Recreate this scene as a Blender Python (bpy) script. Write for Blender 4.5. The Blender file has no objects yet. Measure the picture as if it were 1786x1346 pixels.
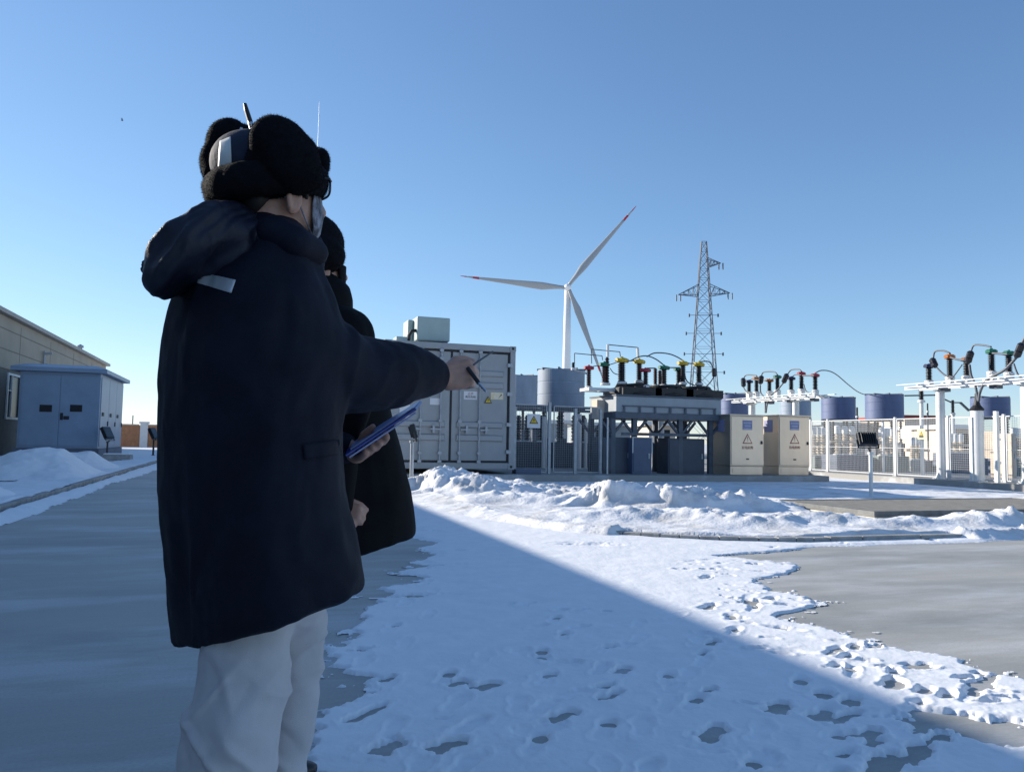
import bpy, bmesh, math, random
import numpy as np
from mathutils import Vector, Matrix
from mathutils.bvhtree import BVHTree
random.seed(7)
S = bpy.context.scene
C = S.collection
PI = math.pi
# ------------------------------------------------------------------ camera model (measured from the photograph)
FPX, PW, PH = 1390.0, 1786.0, 1346.0
CAM = Vector((0, 0, 1.15)); YAW, PITCH, ROLL = 0.322, 0.0685, math.radians(1.03)
_f = Vector((math.sin(YAW)*math.cos(PITCH), math.cos(YAW)*math.cos(PITCH), math.sin(PITCH)))
_r0 = Vector((math.cos(YAW), -math.sin(YAW), 0)); _u0 = _r0.cross(_f)
_r = _r0*math.cos(ROLL)+_u0*math.sin(ROLL); _u = -_r0*math.sin(ROLL)+_u0*math.cos(ROLL)
def ray(px, py): return _f+_r*((px-PW/2)/FPX)-_u*((py-PH/2)/FPX)
def G(px, py, z=0.0):
    d = ray(px, py); return CAM+d*((z-CAM.z)/d.z)
def AY(px, py, y):
    d = ray(px, py); return CAM+d*(y/d.y)
def AX(px, py, x):
    d = ray(px, py); return CAM+d*(x/d.x)
def AD(px, py, D): return CAM+ray(px, py)*D
cam_d = bpy.data.cameras.new('camera'); cam = bpy.data.objects.new('camera', cam_d); C.objects.link(cam)
cam_d.sensor_fit = 'HORIZONTAL'; cam_d.sensor_width = 36; cam_d.lens = 36*FPX/PW
cam_d.clip_start = 0.05; cam_d.clip_end = 20000
cam.matrix_world = Matrix(((_r.x, _u.x, -_f.x, CAM.x), (_r.y, _u.y, -_f.y, CAM.y), (_r.z, _u.z, -_f.z, CAM.z), (0, 0, 0, 1)))
S.camera = cam
# ------------------------------------------------------------------ light
SUN_B = math.radians(-45.0); SUN_E = math.radians(19.5)
W = bpy.data.worlds.new('World'); S.world = W; W.use_nodes = True
nt = W.node_tree; nt.nodes.clear()
sky = nt.nodes.new('ShaderNodeTexSky'); sky.sky_type = 'NISHITA'; sky.sun_disc = False
sky.sun_elevation = SUN_E; sky.sun_rotation = SUN_B; sky.altitude = 1200
sky.air_density = 1.0; sky.dust_density = 0.15; sky.ozone_density = 5.0
bg = nt.nodes.new('ShaderNodeBackground'); bg.inputs[1].default_value = 0.15
wo = nt.nodes.new('ShaderNodeOutputWorld')
va = nt.nodes.new('ShaderNodeVectorMath'); va.operation = 'MULTIPLY_ADD'; va.inputs[1].default_value = (0.080, 0.080, 0.080); va.inputs[2].default_value = (1, 1, 1)
vd_ = nt.nodes.new('ShaderNodeVectorMath'); vd_.operation = 'DIVIDE'
nt.links.new(sky.outputs[0], va.inputs[0]); nt.links.new(sky.outputs[0], vd_.inputs[0]); nt.links.new(va.outputs[0], vd_.inputs[1]); vt = nt.nodes.new('ShaderNodeVectorMath'); vt.operation = 'MULTIPLY'; vt.inputs[1].default_value = (0.99, 0.965, 0.975); nt.links.new(vd_.outputs[0], vt.inputs[0]); nt.links.new(vt.outputs[0], bg.inputs[0]); nt.links.new(bg.outputs[0], wo.inputs[0])
sl = bpy.data.lights.new('sun', 'SUN'); sl.energy = 4.5; sl.angle = math.radians(0.35); sl.color = (1, 0.93, 0.82)
so = bpy.data.objects.new('sun', sl); C.objects.link(so)
sd = Vector((math.sin(SUN_B)*math.cos(SUN_E), math.cos(SUN_B)*math.cos(SUN_E), math.sin(SUN_E)))
so.rotation_euler = sd.to_track_quat('Z', 'Y').to_euler(); so.location = (-30, 40, 40)
S.view_settings.view_transform = 'Standard'; S.view_settings.look = 'None'
S.view_settings.exposure = 0.74; S.view_settings.gamma = 1
S.cycles.use_adaptive_sampling = True
# ------------------------------------------------------------------ materials
MATS = {}
def mat(name, col, rough=0.5, metal=0.0, var=0.10, scale=3.0, bump=0.0, bscale=40.0, stretch=(1, 1, 1), col2=None, spec=0.5, detail=5.0, sheen=0.0, lo=0.35, hi=0.65, rvar=0.0):
    m = bpy.data.materials.new(name); m.use_nodes = True; n = m.node_tree; b = n.nodes['Principled BSDF']
    tc = n.nodes.new('ShaderNodeTexCoord'); mp = n.nodes.new('ShaderNodeMapping'); mp.inputs['Scale'].default_value = stretch
    n.links.new(tc.outputs['Object'], mp.inputs[0])
    tx = n.nodes.new('ShaderNodeTexNoise'); tx.inputs['Scale'].default_value = scale; tx.inputs['Detail'].default_value = detail; tx.inputs['Roughness'].default_value = 0.6
    n.links.new(mp.outputs[0], tx.inputs['Vector'])
    rp = n.nodes.new('ShaderNodeValToRGB')
    c2 = col2 if col2 else tuple(min(1, c*(1+var)) for c in col)
    c1 = col if col2 else tuple(c*(1-var) for c in col)
    rp.color_ramp.elements[0].position = lo; rp.color_ramp.elements[1].position = hi
    rp.color_ramp.elements[0].color = (*c1, 1); rp.color_ramp.elements[1].color = (*c2, 1)
    n.links.new(tx.outputs['Fac'], rp.inputs[0]); n.links.new(rp.outputs[0], b.inputs['Base Color'])
    b.inputs['Roughness'].default_value = rough; b.inputs['Metallic'].default_value = metal
    b.inputs['Specular IOR Level'].default_value = spec
    if sheen: b.inputs['Sheen Weight'].default_value = sheen
    if rvar:
        mr = n.nodes.new('ShaderNodeMapRange'); mr.inputs[1].default_value = lo; mr.inputs[2].default_value = hi
        mr.inputs[3].default_value = rough-rvar; mr.inputs[4].default_value = rough+rvar
        n.links.new(tx.outputs['Fac'], mr.inputs[0]); n.links.new(mr.outputs[0], b.inputs['Roughness'])
    if bump:
        t2 = n.nodes.new('ShaderNodeTexNoise'); t2.inputs['Scale'].default_value = bscale; t2.inputs['Detail'].default_value = 4
        n.links.new(mp.outputs[0], t2.inputs['Vector'])
        bp = n.nodes.new('ShaderNodeBump'); bp.inputs['Strength'].default_value = bump; bp.inputs['Distance'].default_value = 0.02
        n.links.new(t2.outputs['Fac'], bp.inputs['Height']); n.links.new(bp.outputs[0], b.inputs['Normal'])
    MATS[name] = m; return m
def M(n): return MATS[n]
mat('snow', (0.86, 0.87, 0.885), 0.6, var=0.03, scale=6, bump=0.16, bscale=30, spec=0.3)
mat('dirty_snow', (0.58, 0.56, 0.53), 0.6, col2=(0.84, 0.845, 0.855), scale=1.6, bump=0.5, bscale=22, spec=0.3, lo=0.30, hi=0.52, detail=8)
mat('plain_snow', (0.62, 0.60, 0.56), 0.7, col2=(0.8, 0.81, 0.83), scale=0.05, spec=0.2)
mat('iced_concrete', (0.32, 0.32, 0.295), 0.62, col2=(0.50, 0.485, 0.445), scale=0.7, stretch=(0.35, 2.2, 1), bump=0.10, bscale=9, detail=10, lo=0.30, hi=0.70, rvar=0.14, spec=0.3)
mat('concrete', (0.36, 0.35, 0.32), 0.8, var=0.15, scale=2, bump=0.2, bscale=60)
mat('kerb_stone', (0.34, 0.335, 0.32), 0.8, var=0.22, scale=5, bump=0.3, bscale=50)
mat('pad_concrete', (0.30, 0.29, 0.27), 0.8, col2=(0.55, 0.55, 0.55), scale=0.9, bump=0.2, bscale=40, lo=0.5, hi=0.7)
mat('plaster', (0.62, 0.57, 0.47), 0.85, var=0.12, scale=3, bump=0.2)
mat('grating', (0.145, 0.147, 0.145), 0.6, metal=0.3, var=0.2, scale=6)
mat('container_paint', (0.35, 0.36, 0.365), 0.45, var=0.06, scale=1.5, bump=0.05, bscale=30)
mat('gasket', (0.015, 0.016, 0.02), 0.6)
mat('galvanised', (0.40, 0.42, 0.44), 0.5, metal=0.4, var=0.12, scale=8)
mat('fence_white', (0.60, 0.61, 0.61), 0.5, var=0.06, scale=4)
mat('white_paint', (0.74, 0.74, 0.72), 0.45, var=0.05, scale=3)
mat('turbine_white', (0.80, 0.79, 0.77), 0.4, var=0.03, scale=0.1)
mat('blade_shaded_white', (0.36, 0.37, 0.37), 0.5, var=0.03, scale=0.1)  # turbine white darkened: the shade on the blades is put into the colour
mat('red_paint', (0.45, 0.03, 0.03), 0.5)
mat('ac_paint', (0.42, 0.50, 0.47), 0.5, var=0.05)
mat('black_rubber', (0.012, 0.012, 0.014), 0.5)
mat('steel_paint', (0.085, 0.105, 0.135), 0.5, var=0.15, scale=4)
mat('box_grey', (0.33, 0.36, 0.38), 0.5, var=0.07, scale=2)
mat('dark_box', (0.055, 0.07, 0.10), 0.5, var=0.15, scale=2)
mat('navy_box', (0.09, 0.12, 0.19), 0.5, var=0.1, scale=2)
mat('stainless', (0.66, 0.55, 0.44), 0.34, metal=0.75, var=0.08, scale=1.2, stretch=(1, 1, 0.4), bump=0.03, bscale=6)
mat('blue_plate', (0.26, 0.27, 0.44), 0.5)
mat('plate_ink', (0.45, 0.45, 0.55), 0.5)
mat('sign_white', (0.75, 0.74, 0.74), 0.5, var=0.03)
mat('sign_red', (0.36, 0.10, 0.09), 0.5)
mat('sign_yellow', (0.70, 0.48, 0.03), 0.5)
mat('sign_pale_yellow', (0.82, 0.76, 0.38), 0.5)
mat('sign_ochre', (0.80, 0.60, 0.28), 0.5, col2=(0.82, 0.74, 0.6), scale=14)
mat('sign_black', (0.02, 0.02, 0.02), 0.5)
mat('porcelain_brown', (0.055, 0.022, 0.022), 0.25, var=0.15)
mat('porcelain_black', (0.016, 0.016, 0.022), 0.3)
mat('porcelain_beige', (0.55, 0.47, 0.38), 0.35, var=0.1)
mat('cap_yellow', (0.62, 0.42, 0.03), 0.45); mat('cap_green', (0.02, 0.17, 0.10), 0.45)
mat('cap_red', (0.42, 0.03, 0.05), 0.45); mat('cap_orange', (0.55, 0.17, 0.03), 0.45); mat('cap_navy', (0.02, 0.03, 0.09), 0.45)
mat('cable_grey', (0.10, 0.11, 0.13), 0.5)
mat('tank_blue_grey', (0.27, 0.33, 0.41), 0.55, var=0.12, scale=1.5, stretch=(1, 1, 0.3))
mat('tank_navy', (0.11, 0.145, 0.27), 0.55, var=0.12, scale=1.5, stretch=(1, 1, 0.3))
mat('pylon_steel', (0.07, 0.09, 0.125), 0.65, var=0.1)
mat('lamp_black', (0.02, 0.022, 0.025), 0.4)
mat('lamp_glass', (0.06, 0.08, 0.09), 0.12)
mat('kiosk_paint', (0.235, 0.312, 0.415), 0.4, var=0.07, scale=1.2, bump=0.03, bscale=8)
mat('kiosk_base', (0.12, 0.13, 0.17), 0.7)
mat('wall_beige', (0.44, 0.37, 0.28), 0.75, var=0.07, scale=0.8)
mat('wall_seam', (0.24, 0.20, 0.16), 0.8)
mat('wall_low', (0.17, 0.15, 0.13), 0.75, var=0.1)
mat('roof_sheet', (0.45, 0.41, 0.35), 0.6)
mat('window_glass', (0.02, 0.024, 0.03), 0.25, spec=0.15)
mat('brick', (0.42, 0.20, 0.10), 0.85, var=0.15, scale=3)
mat('cream_wall', (0.62, 0.52, 0.42), 0.85, var=0.08)
mat('coat_cloth', (0.0075, 0.0085, 0.018), 0.72, var=0.25, scale=9, bump=0.22, bscale=420, spec=0.22)
mat('coat_black', (0.0055, 0.0055, 0.0065), 0.8, var=0.25, scale=9, bump=0.2, bscale=400, spec=0.14)
mat('shell_cloth', (0.0095, 0.011, 0.025), 0.52, var=0.2, scale=9, bump=0.15, bscale=420, spec=0.42, stretch=(1, 1, 1))
mat('fur', (0.0065, 0.0065, 0.009), 0.9, var=0.2, scale=60, bump=0.2, bscale=220, spec=0.12)
mat('hat_cloth', (0.016, 0.022, 0.045), 0.8, var=0.1, scale=10, bump=0.1, bscale=90)
mat('reflective', (0.55, 0.55, 0.54), 0.4, metal=0.3, var=0.12, scale=30)
mat('reflective_pale', (0.72, 0.71, 0.66), 0.45, var=0.04, scale=20)
mat('trouser_cloth', (0.58, 0.54, 0.53), 0.8, var=0.06, scale=7, bump=0.25, bscale=520)
mat('skin', (0.50, 0.27, 0.19), 0.5, var=0.12, scale=22, bump=0.08, bscale=180)
mat('skin_ear', (0.42, 0.15, 0.11), 0.5, var=0.1)
mat('hair_black', (0.012, 0.010, 0.010), 0.6)
mat('mask_cloth', (0.32, 0.32, 0.36), 0.8, col2=(0.05, 0.05, 0.06), scale=26, lo=0.42, hi=0.6)
mat('lip', (0.35, 0.12, 0.1), 0.5); mat('eye_white', (0.7, 0.7, 0.68), 0.3)
mat('folder_blue', (0.022, 0.05, 0.30), 0.35, var=0.1)
mat('folder_edge', (0.30, 0.36, 0.62), 0.4)
mat('paper', (0.8, 0.8, 0.82), 0.7)
mat('silver', (0.7, 0.7, 0.72), 0.25, metal=0.8)
mat('shoe_black', (0.012, 0.012, 0.013), 0.4)
mat('lens_glass', (0.75, 0.85, 0.92), 0.05)
MATS['lens_glass'].node_tree.nodes['Principled BSDF'].inputs['Alpha'].default_value = 0.22
mat('roof_red', (0.32, 0.06, 0.05), 0.7)
mat('equip_grey', (0.33, 0.36, 0.37), 0.55, var=0.12)
mat('equip_green', (0.16, 0.20, 0.19), 0.6, var=0.15)
def road_material():
    m = M('iced_concrete'); n = m.node_tree; L = n.links; b = n.nodes['Principled BSDF']; old = b.inputs['Base Color'].links[0].from_socket
    tc = n.nodes.new('ShaderNodeTexCoord')
    def noise(scale, detail, st=(1, 1, 1), rough=.6):
        mp = n.nodes.new('ShaderNodeMapping'); mp.inputs['Scale'].default_value = st; L.new(tc.outputs['Object'], mp.inputs[0])
        t = n.nodes.new('ShaderNodeTexNoise'); t.inputs['Scale'].default_value = scale; t.inputs['Detail'].default_value = detail; t.inputs['Roughness'].default_value = rough; L.new(mp.outputs[0], t.inputs['Vector']); return t.outputs['Fac']
    def ramp(f, p0, p1, c0=0, c1=1):
        r = n.nodes.new('ShaderNodeMapRange'); r.inputs[1].default_value = p0; r.inputs[2].default_value = p1; r.inputs[3].default_value = c0; r.inputs[4].default_value = c1; L.new(f, r.inputs[0]); return r.outputs[0]
    def mix(f, a, c, mode='MIX'):
        x = n.nodes.new('ShaderNodeMix'); x.data_type = 'RGBA'; x.blend_type = mode
        if isinstance(f, float): x.inputs[0].default_value = f
        else: L.new(f, x.inputs[0])
        L.new(a, x.inputs[6])
        if isinstance(c, tuple): x.inputs[7].default_value = (*c, 1)
        else: L.new(c, x.inputs[7])
        return x.outputs[2]
    c = mix(ramp(noise(1.0, 10, (.45, 1.5, 1), .68), .47, .62, 0, .62), old, (.60, .61, .62))       # frost and thin rime
    c = mix(ramp(noise(.45, 9, (.8, 1.6, 1), .65), .52, .66, 0, .5), c, (.22, .225, .215))          # damp, darker patches
    c = mix(ramp(noise(70, 3), .35, .75, 0, .30), c, (.22, .215, .20))                         # aggregate
    c = mix(ramp(noise(9, 6, rough=.75), .66, .70, 0, .5), c, (.13, .13, .13))                 # specks of dirt
    sp = n.nodes.new('ShaderNodeSeparateXYZ'); L.new(tc.outputs['Object'], sp.inputs[0])
    for ax, off in ():
        ma = n.nodes.new('ShaderNodeMath'); ma.operation = 'MULTIPLY_ADD'; ma.inputs[1].default_value = 1/5.5; ma.inputs[2].default_value = off; L.new(sp.outputs[ax], ma.inputs[0])
        fr = n.nodes.new('ShaderNodeMath'); fr.operation = 'FRACT'; L.new(ma.outputs[0], fr.inputs[0]); lt = n.nodes.new('ShaderNodeMath'); lt.operation = 'LESS_THAN'; lt.inputs[1].default_value = .0028; L.new(fr.outputs[0], lt.inputs[0])
        c = mix(lt.outputs[0], c, (.25, .25, .24))
    L.new(c, b.inputs['Base Color'])
road_material()
# ------------------------------------------------------------------ helpers
ORG = {}
def link(o, parent=None, org=None):
    C.objects.link(o)
    if parent is not None: o.parent = parent
def tag(o, label=None, cat=None, group=None, kind=None):
    if label: o['label'] = label
    if cat: o['category'] = cat
    if group: o['group'] = group
    if kind: o['kind'] = kind
    return o
def thing(name, label, cat, loc, group=None):
    o = bpy.data.objects.new(name, None); C.objects.link(o); o.location = loc; o.empty_display_size = 0.2
    ORG[o] = Vector(loc); return tag(o, label, cat, group)
def basis(d):
    d = Vector(d).normalized(); a = Vector((0, 0, 1)) if abs(d.z) < 0.95 else Vector((1, 0, 0))
    x = a.cross(d).normalized(); return x, d.cross(x).normalized(), d
class MB:
    def __init__(s): s.v = []; s.f = []
    def add(s, vs, fs):
        o = len(s.v); s.v += [tuple(p) for p in vs]; s.f += [tuple(i+o for i in f) for f in fs]; return s
    def box(s, x0, x1, y0, y1, z0, z1):
        return s.add([(x0, y0, z0), (x1, y0, z0), (x1, y1, z0), (x0, y1, z0), (x0, y0, z1), (x1, y0, z1), (x1, y1, z1), (x0, y1, z1)],
                     [(0, 3, 2, 1), (4, 5, 6, 7), (0, 1, 5, 4), (1, 2, 6, 5), (2, 3, 7, 6), (3, 0, 4, 7)])
    def bar(s, p, q, w, h=None, up=None):
        p = Vector(p); q = Vector(q); x, y, d = basis(q-p)
        if h is None: h = w
        vs = [b+x*(i*w/2)+y*(j*h/2) for b in (p, q) for i, j in ((-1, -1), (1, -1), (1, 1), (-1, 1))]
        return s.add(vs, [(3, 2, 1, 0), (4, 5, 6, 7), (0, 1, 5, 4), (1, 2, 6, 5), (2, 3, 7, 6), (3, 0, 4, 7)])
    def tube(s, pts, r, n=8, cap=True):
        pts = [Vector(p) for p in pts]; rs = r if isinstance(r, (list, tuple)) else [r]*len(pts); vs = []; fs = []
        x = None
        for i, p in enumerate(pts):
            d = (pts[min(i+1, len(pts)-1)]-pts[max(i-1, 0)]).normalized()
            if x is None: x = basis(d)[0]
            x = (x-d*x.dot(d)).normalized(); y = d.cross(x)
            for k in range(n):
                a = 2*PI*k/n; vs.append(p+x*(math.cos(a)*rs[i])+y*(math.sin(a)*rs[i]))
        for i in range(len(pts)-1):
            for k in range(n): fs.append((i*n+k, i*n+(k+1) % n, (i+1)*n+(k+1) % n, (i+1)*n+k))
        if cap: fs.append(tuple(range(n-1, -1, -1))); fs.append(tuple((len(pts)-1)*n+k for k in range(n)))
        return s.add(vs, fs)
    def lathe(s, prof, base, n=16, axis=(0, 0, 1)):     # prof: (radius, height) list
        b = Vector(base); x, y, d = basis(axis); vs = []; fs = []
        for r, h in prof:
            for k in range(n):
                a = 2*PI*k/n; vs.append(b+d*h+x*(math.cos(a)*r)+y*(math.sin(a)*r))
        m = len(prof)
        for i in range(m-1):
            for k in range(n): fs.append((i*n+k, i*n+(k+1) % n, (i+1)*n+(k+1) % n, (i+1)*n+k))
        fs.append(tuple(range(n-1, -1, -1))); fs.append(tuple((m-1)*n+k for k in range(n)))
        return s.add(vs, fs)
    def ball(s, c, r, n=16, m=10, ax=None):     # ellipsoid, r scalar or 3 radii along ax columns
        c = Vector(c); r = (r, r, r) if not isinstance(r, (tuple, list)) else r
        ax = ax or (Vector((1, 0, 0)), Vector((0, 1, 0)), Vector((0, 0, 1))); vs = []; fs = []
        for j in range(1, m):
            t = PI*j/m
            for k in range(n):
                a = 2*PI*k/n
                vs.append(c+ax[0]*(r[0]*math.sin(t)*math.cos(a))+ax[1]*(r[1]*math.sin(t)*math.sin(a))+ax[2]*(r[2]*math.cos(t)))
        T = len(vs); vs.append(c+ax[2]*r[2]); vs.append(c-ax[2]*r[2])
        for j in range(m-2):
            for k in range(n): fs.append((j*n+k, (j+1)*n+k, (j+1)*n+(k+1) % n, j*n+(k+1) % n))
        for k in range(n):
            fs.append((T, k, (k+1) % n)); fs.append((T+1, (m-2)*n+(k+1) % n, (m-2)*n+k))
        return s.add(vs, fs)
    def caps(s, pts, rs, n=14):                  # chain of tapered capsules (for later voxel union)
        for i in range(len(pts)): s.ball(pts[i], rs[i], n, 8)
        for i in range(len(pts)-1): s.tube([pts[i], pts[i+1]], [rs[i], rs[i+1]], n)
        return s
    def loft(s, rings):
        n = len(rings[0]); vs = [p for r in rings for p in r]; fs = []
        for i in range(len(rings)-1):
            for k in range(n): fs.append((i*n+k, i*n+(k+1) % n, (i+1)*n+(k+1) % n, (i+1)*n+k))
        fs.append(tuple(range(n-1, -1, -1))); fs.append(tuple((len(rings)-1)*n+k for k in range(n)))
        return s.add(vs, fs)
    def prism(s, poly, ex):                      # planar polygon extruded by vector ex
        n = len(poly); ex = Vector(ex); vs = [Vector(p) for p in poly]+[Vector(p)+ex for p in poly]
        return s.add(vs, [tuple(range(n-1, -1, -1)), tuple(range(n, 2*n))]+[(k, (k+1) % n, n+(k+1) % n, n+k) for k in range(n)])
    def build(s, name, m, parent=None, smooth=False, bevel=0.0, voxel=0.0, sm_it=6, fix=True, org=None):
        o3 = ORG.get(parent, Vector((0, 0, 0))) if parent is not None else Vector((0, 0, 0))
        if parent is None and org is not None: o3 = Vector(org)
        me = bpy.data.meshes.new(name); me.from_pydata([(p[0]-o3.x, p[1]-o3.y, p[2]-o3.z) for p in s.v], [], s.f)
        if fix:
            b = bmesh.new(); b.from_mesh(me); bmesh.ops.recalc_face_normals(b, faces=b.faces); b.to_mesh(me); b.free()
        if bevel or voxel:
            t = bpy.data.objects.new('tmp', me); C.objects.link(t)
            if voxel:
                q = t.modifiers.new('r', 'REMESH'); q.mode = 'VOXEL'; q.voxel_size = voxel; q.use_smooth_shade = True
                if sm_it: q = t.modifiers.new('s', 'SMOOTH'); q.factor = 0.5; q.iterations = sm_it
            if bevel:
                q = t.modifiers.new('b', 'BEVEL'); q.width = bevel; q.segments = 2; q.limit_method = 'ANGLE'; q.angle_limit = 0.7
            dg = bpy.context.evaluated_depsgraph_get(); m2 = bpy.data.meshes.new_from_object(t.evaluated_get(dg))
            bpy.data.objects.remove(t); bpy.data.meshes.remove(me); me = m2; me.name = name
        o = bpy.data.objects.new(name, me); C.objects.link(o)
        me.materials.clear(); me.materials.append(M(m) if isinstance(m, str) else m)
        if smooth or voxel: me.polygons.foreach_set('use_smooth', [True]*len(me.polygons))
        if parent is not None: o.parent = parent; ORG[o] = o3
        else: o.location = o3; ORG[o] = o3
        return o
def struct(o): o['kind'] = 'structure'; return o
# numpy value noise
def _h(ix, iy, iz, seed):
    n = (ix.astype(np.int64)*374761393+iy.astype(np.int64)*668265263+iz.astype(np.int64)*2147483647+seed*974711) & 0xffffffff
    n = ((n ^ (n >> 13))*1274126177) & 0xffffffff
    n = ((n ^ (n >> 15))*2246822519) & 0xffffffff
    return (n ^ (n >> 16))/4294967295.0
def vn(x, y, z=None, seed=0):
    x = np.asarray(x, float); y = np.asarray(y, float); z = np.zeros_like(x) if z is None else np.asarray(z, float)
    xi, yi, zi = np.floor(x), np.floor(y), np.floor(z); fx, fy, fz = x-xi, y-yi, z-zi
    fx, fy, fz = [t*t*t*(t*(t*6-15)+10) for t in (fx, fy, fz)]
    r = 0
    for a in (0, 1):
        for b in (0, 1):
            for c in (0, 1):
                r = r+_h(xi+a, yi+b, zi+c, seed)*(fx if a else 1-fx)*(fy if b else 1-fy)*(fz if c else 1-fz)
    return r*2-1
def fbm(x, y, z=None, seed=0, o=4, g=0.5):
    s, a, t = 0, 1.0, 0
    for i in range(o):
        s = s+a*vn(x*2**i, y*2**i, None if z is None else z*2**i, seed+i*17); t += a; a *= g
    return s/t
def sstep(a, b, x):
    t = np.clip((x-a)/(b-a), 0, 1); return t*t*(3-2*t)
def displace(o, fn):
    me = o.data; n = len(me.vertices); co = np.empty(n*3); me.vertices.foreach_get('co', co); no = np.empty(n*3); me.vertices.foreach_get('normal', no)
    co = co.reshape(-1, 3); no = no.reshape(-1, 3); w = co+np.array(ORG[o]); d = fn(w, no)
    co = co+no*d[:, None]; me.vertices.foreach_set('co', co.ravel()); me.update()
def grid_mesh(name, X, Y, Z, keep, m, org=(0, 0, 0)):
    ny, nx = X.shape; idx = np.arange(nx*ny).reshape(ny, nx)
    q = np.stack([idx[:-1, :-1], idx[:-1, 1:], idx[1:, 1:], idx[1:, :-1]], -1).reshape(-1, 4)
    kf = (keep[:-1, :-1] & keep[:-1, 1:] & keep[1:, 1:] & keep[1:, :-1]).ravel(); q = q[kf]
    used = np.unique(q); rm = -np.ones(nx*ny, int); rm[used] = np.arange(len(used)); q = rm[q]
    co = np.stack([X.ravel()-org[0], Y.ravel()-org[1], Z.ravel()-org[2]], -1)[used]
    me = bpy.data.meshes.new(name); me.vertices.add(len(co)); me.vertices.foreach_set('co', co.ravel())
    me.loops.add(q.size); me.loops.foreach_set('vertex_index', q.ravel())
    me.polygons.add(len(q)); me.polygons.foreach_set('loop_start', np.arange(0, q.size, 4)); me.polygons.foreach_set('loop_total', np.full(len(q), 4))
    me.update(calc_edges=True); me.validate(); me.polygons.foreach_set('use_smooth', [True]*len(me.polygons)); me.materials.append(M(m))
    b = bmesh.new(); b.from_mesh(me); bmesh.ops.recalc_face_normals(b, faces=b.faces)
    if sum(f.normal.z for f in list(b.faces)[:200]) < 0: bmesh.ops.reverse_faces(b, faces=b.faces)
    b.to_mesh(me); b.free()
    o = bpy.data.objects.new(name, me); C.objects.link(o); o.location = org; ORG[o] = Vector(org); return o
def text_mesh(name, txt, size, pos, xdir, updir, m, parent, depth=0.003):
    cu = bpy.data.curves.new(name, 'FONT'); cu.body = txt; cu.size = size; cu.align_x = 'CENTER'; cu.align_y = 'CENTER'; cu.extrude = depth; cu.resolution_u = 2
    t = bpy.data.objects.new('tmp', cu); C.objects.link(t); dg = bpy.context.evaluated_depsgraph_get()
    me = bpy.data.meshes.new_from_object(t.evaluated_get(dg)); bpy.data.objects.remove(t)
    x = Vector(xdir).normalized(); u = Vector(updir).normalized(); n = x.cross(u); p = Vector(pos)-ORG[parent]
    mt = Matrix(((x.x, u.x, n.x, p.x), (x.y, u.y, n.y, p.y), (x.z, u.z, n.z, p.z), (0, 0, 0, 1)))
    me.transform(mt); me.materials.clear(); me.materials.append(M(m)); o = bpy.data.objects.new(name, me); C.objects.link(o); o.parent = parent; ORG[o] = ORG[parent]; return o

# ================================================================== SETTING
g = MB(); R = 6000
g.add([(-R, -R, -0.03), (R, -R, -0.03), (R, R, -0.03), (-R, R, -0.03)], [(0, 1, 2, 3)]); struct(g.build('ground', 'plain_snow'))
g = MB(); g.add([(-3.25, -40, 0), (80, -40, 0), (80, 8.3, 0), (3.5, 8.3, 0), (3.5, 95, 0), (-3.25, 95, 0)], [(0, 1, 2, 3), (0, 3, 4, 5)]); struct(g.build('road', 'iced_concrete'))
# kerb round the island (rounded corner), pieces of stone in one run
KX, KY, KR = 3.62, 7.95, 3.1
kp = [(KX, y) for y in np.arange(30, 11.2, -0.9)]+[(KX+KR-KR*math.cos(t), KY+KR-KR*math.sin(t)) for t in np.linspace(0, PI/2, 22)]+[(x, KY) for x in np.arange(7.2, 60, 0.9)]
def kerb_run(name, pts, w, h, m):
    mb = MB()
    for a, b in zip(pts[:-1], pts[1:]):
        d = Vector((b[0]-a[0], b[1]-a[1], 0)); e = d.normalized()*0.006; n = Vector((-d.y, d.x, 0)).normalized()*w
        A = Vector((a[0], a[1], 0))+e; B = Vector((b[0], b[1], 0))-e; z = h+random.uniform(-.006, .006)
        mb.prism([A, B, B+n, A+n], (0, 0, z))
    return struct(mb.build(name, m, bevel=0.008))
kerb_run('island_kerb', kp, 0.13, 0.062, 'kerb_stone')
kerb_run('road_kerb', [(-3.2, y) for y in np.arange(92, -3, -1.0)], -0.13, 0.11, 'kerb_stone')
# raised concrete pad for the electrical equipment (L-shaped)
pad = MB(); pad.prism([(2.6, 20.5, -0.02), (17.3, 20.5, -0.02), (17.3, 24.2, -0.02), (19.55, 24.2, -0.02), (19.55, 6, -0.02), (70, 6, -0.02), (70, 70, -0.02), (2.6, 70, -0.02)], (0, 0, 0.25))
struct(pad.build('equipment_pad', 'pad_concrete', bevel=0.01))

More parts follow.
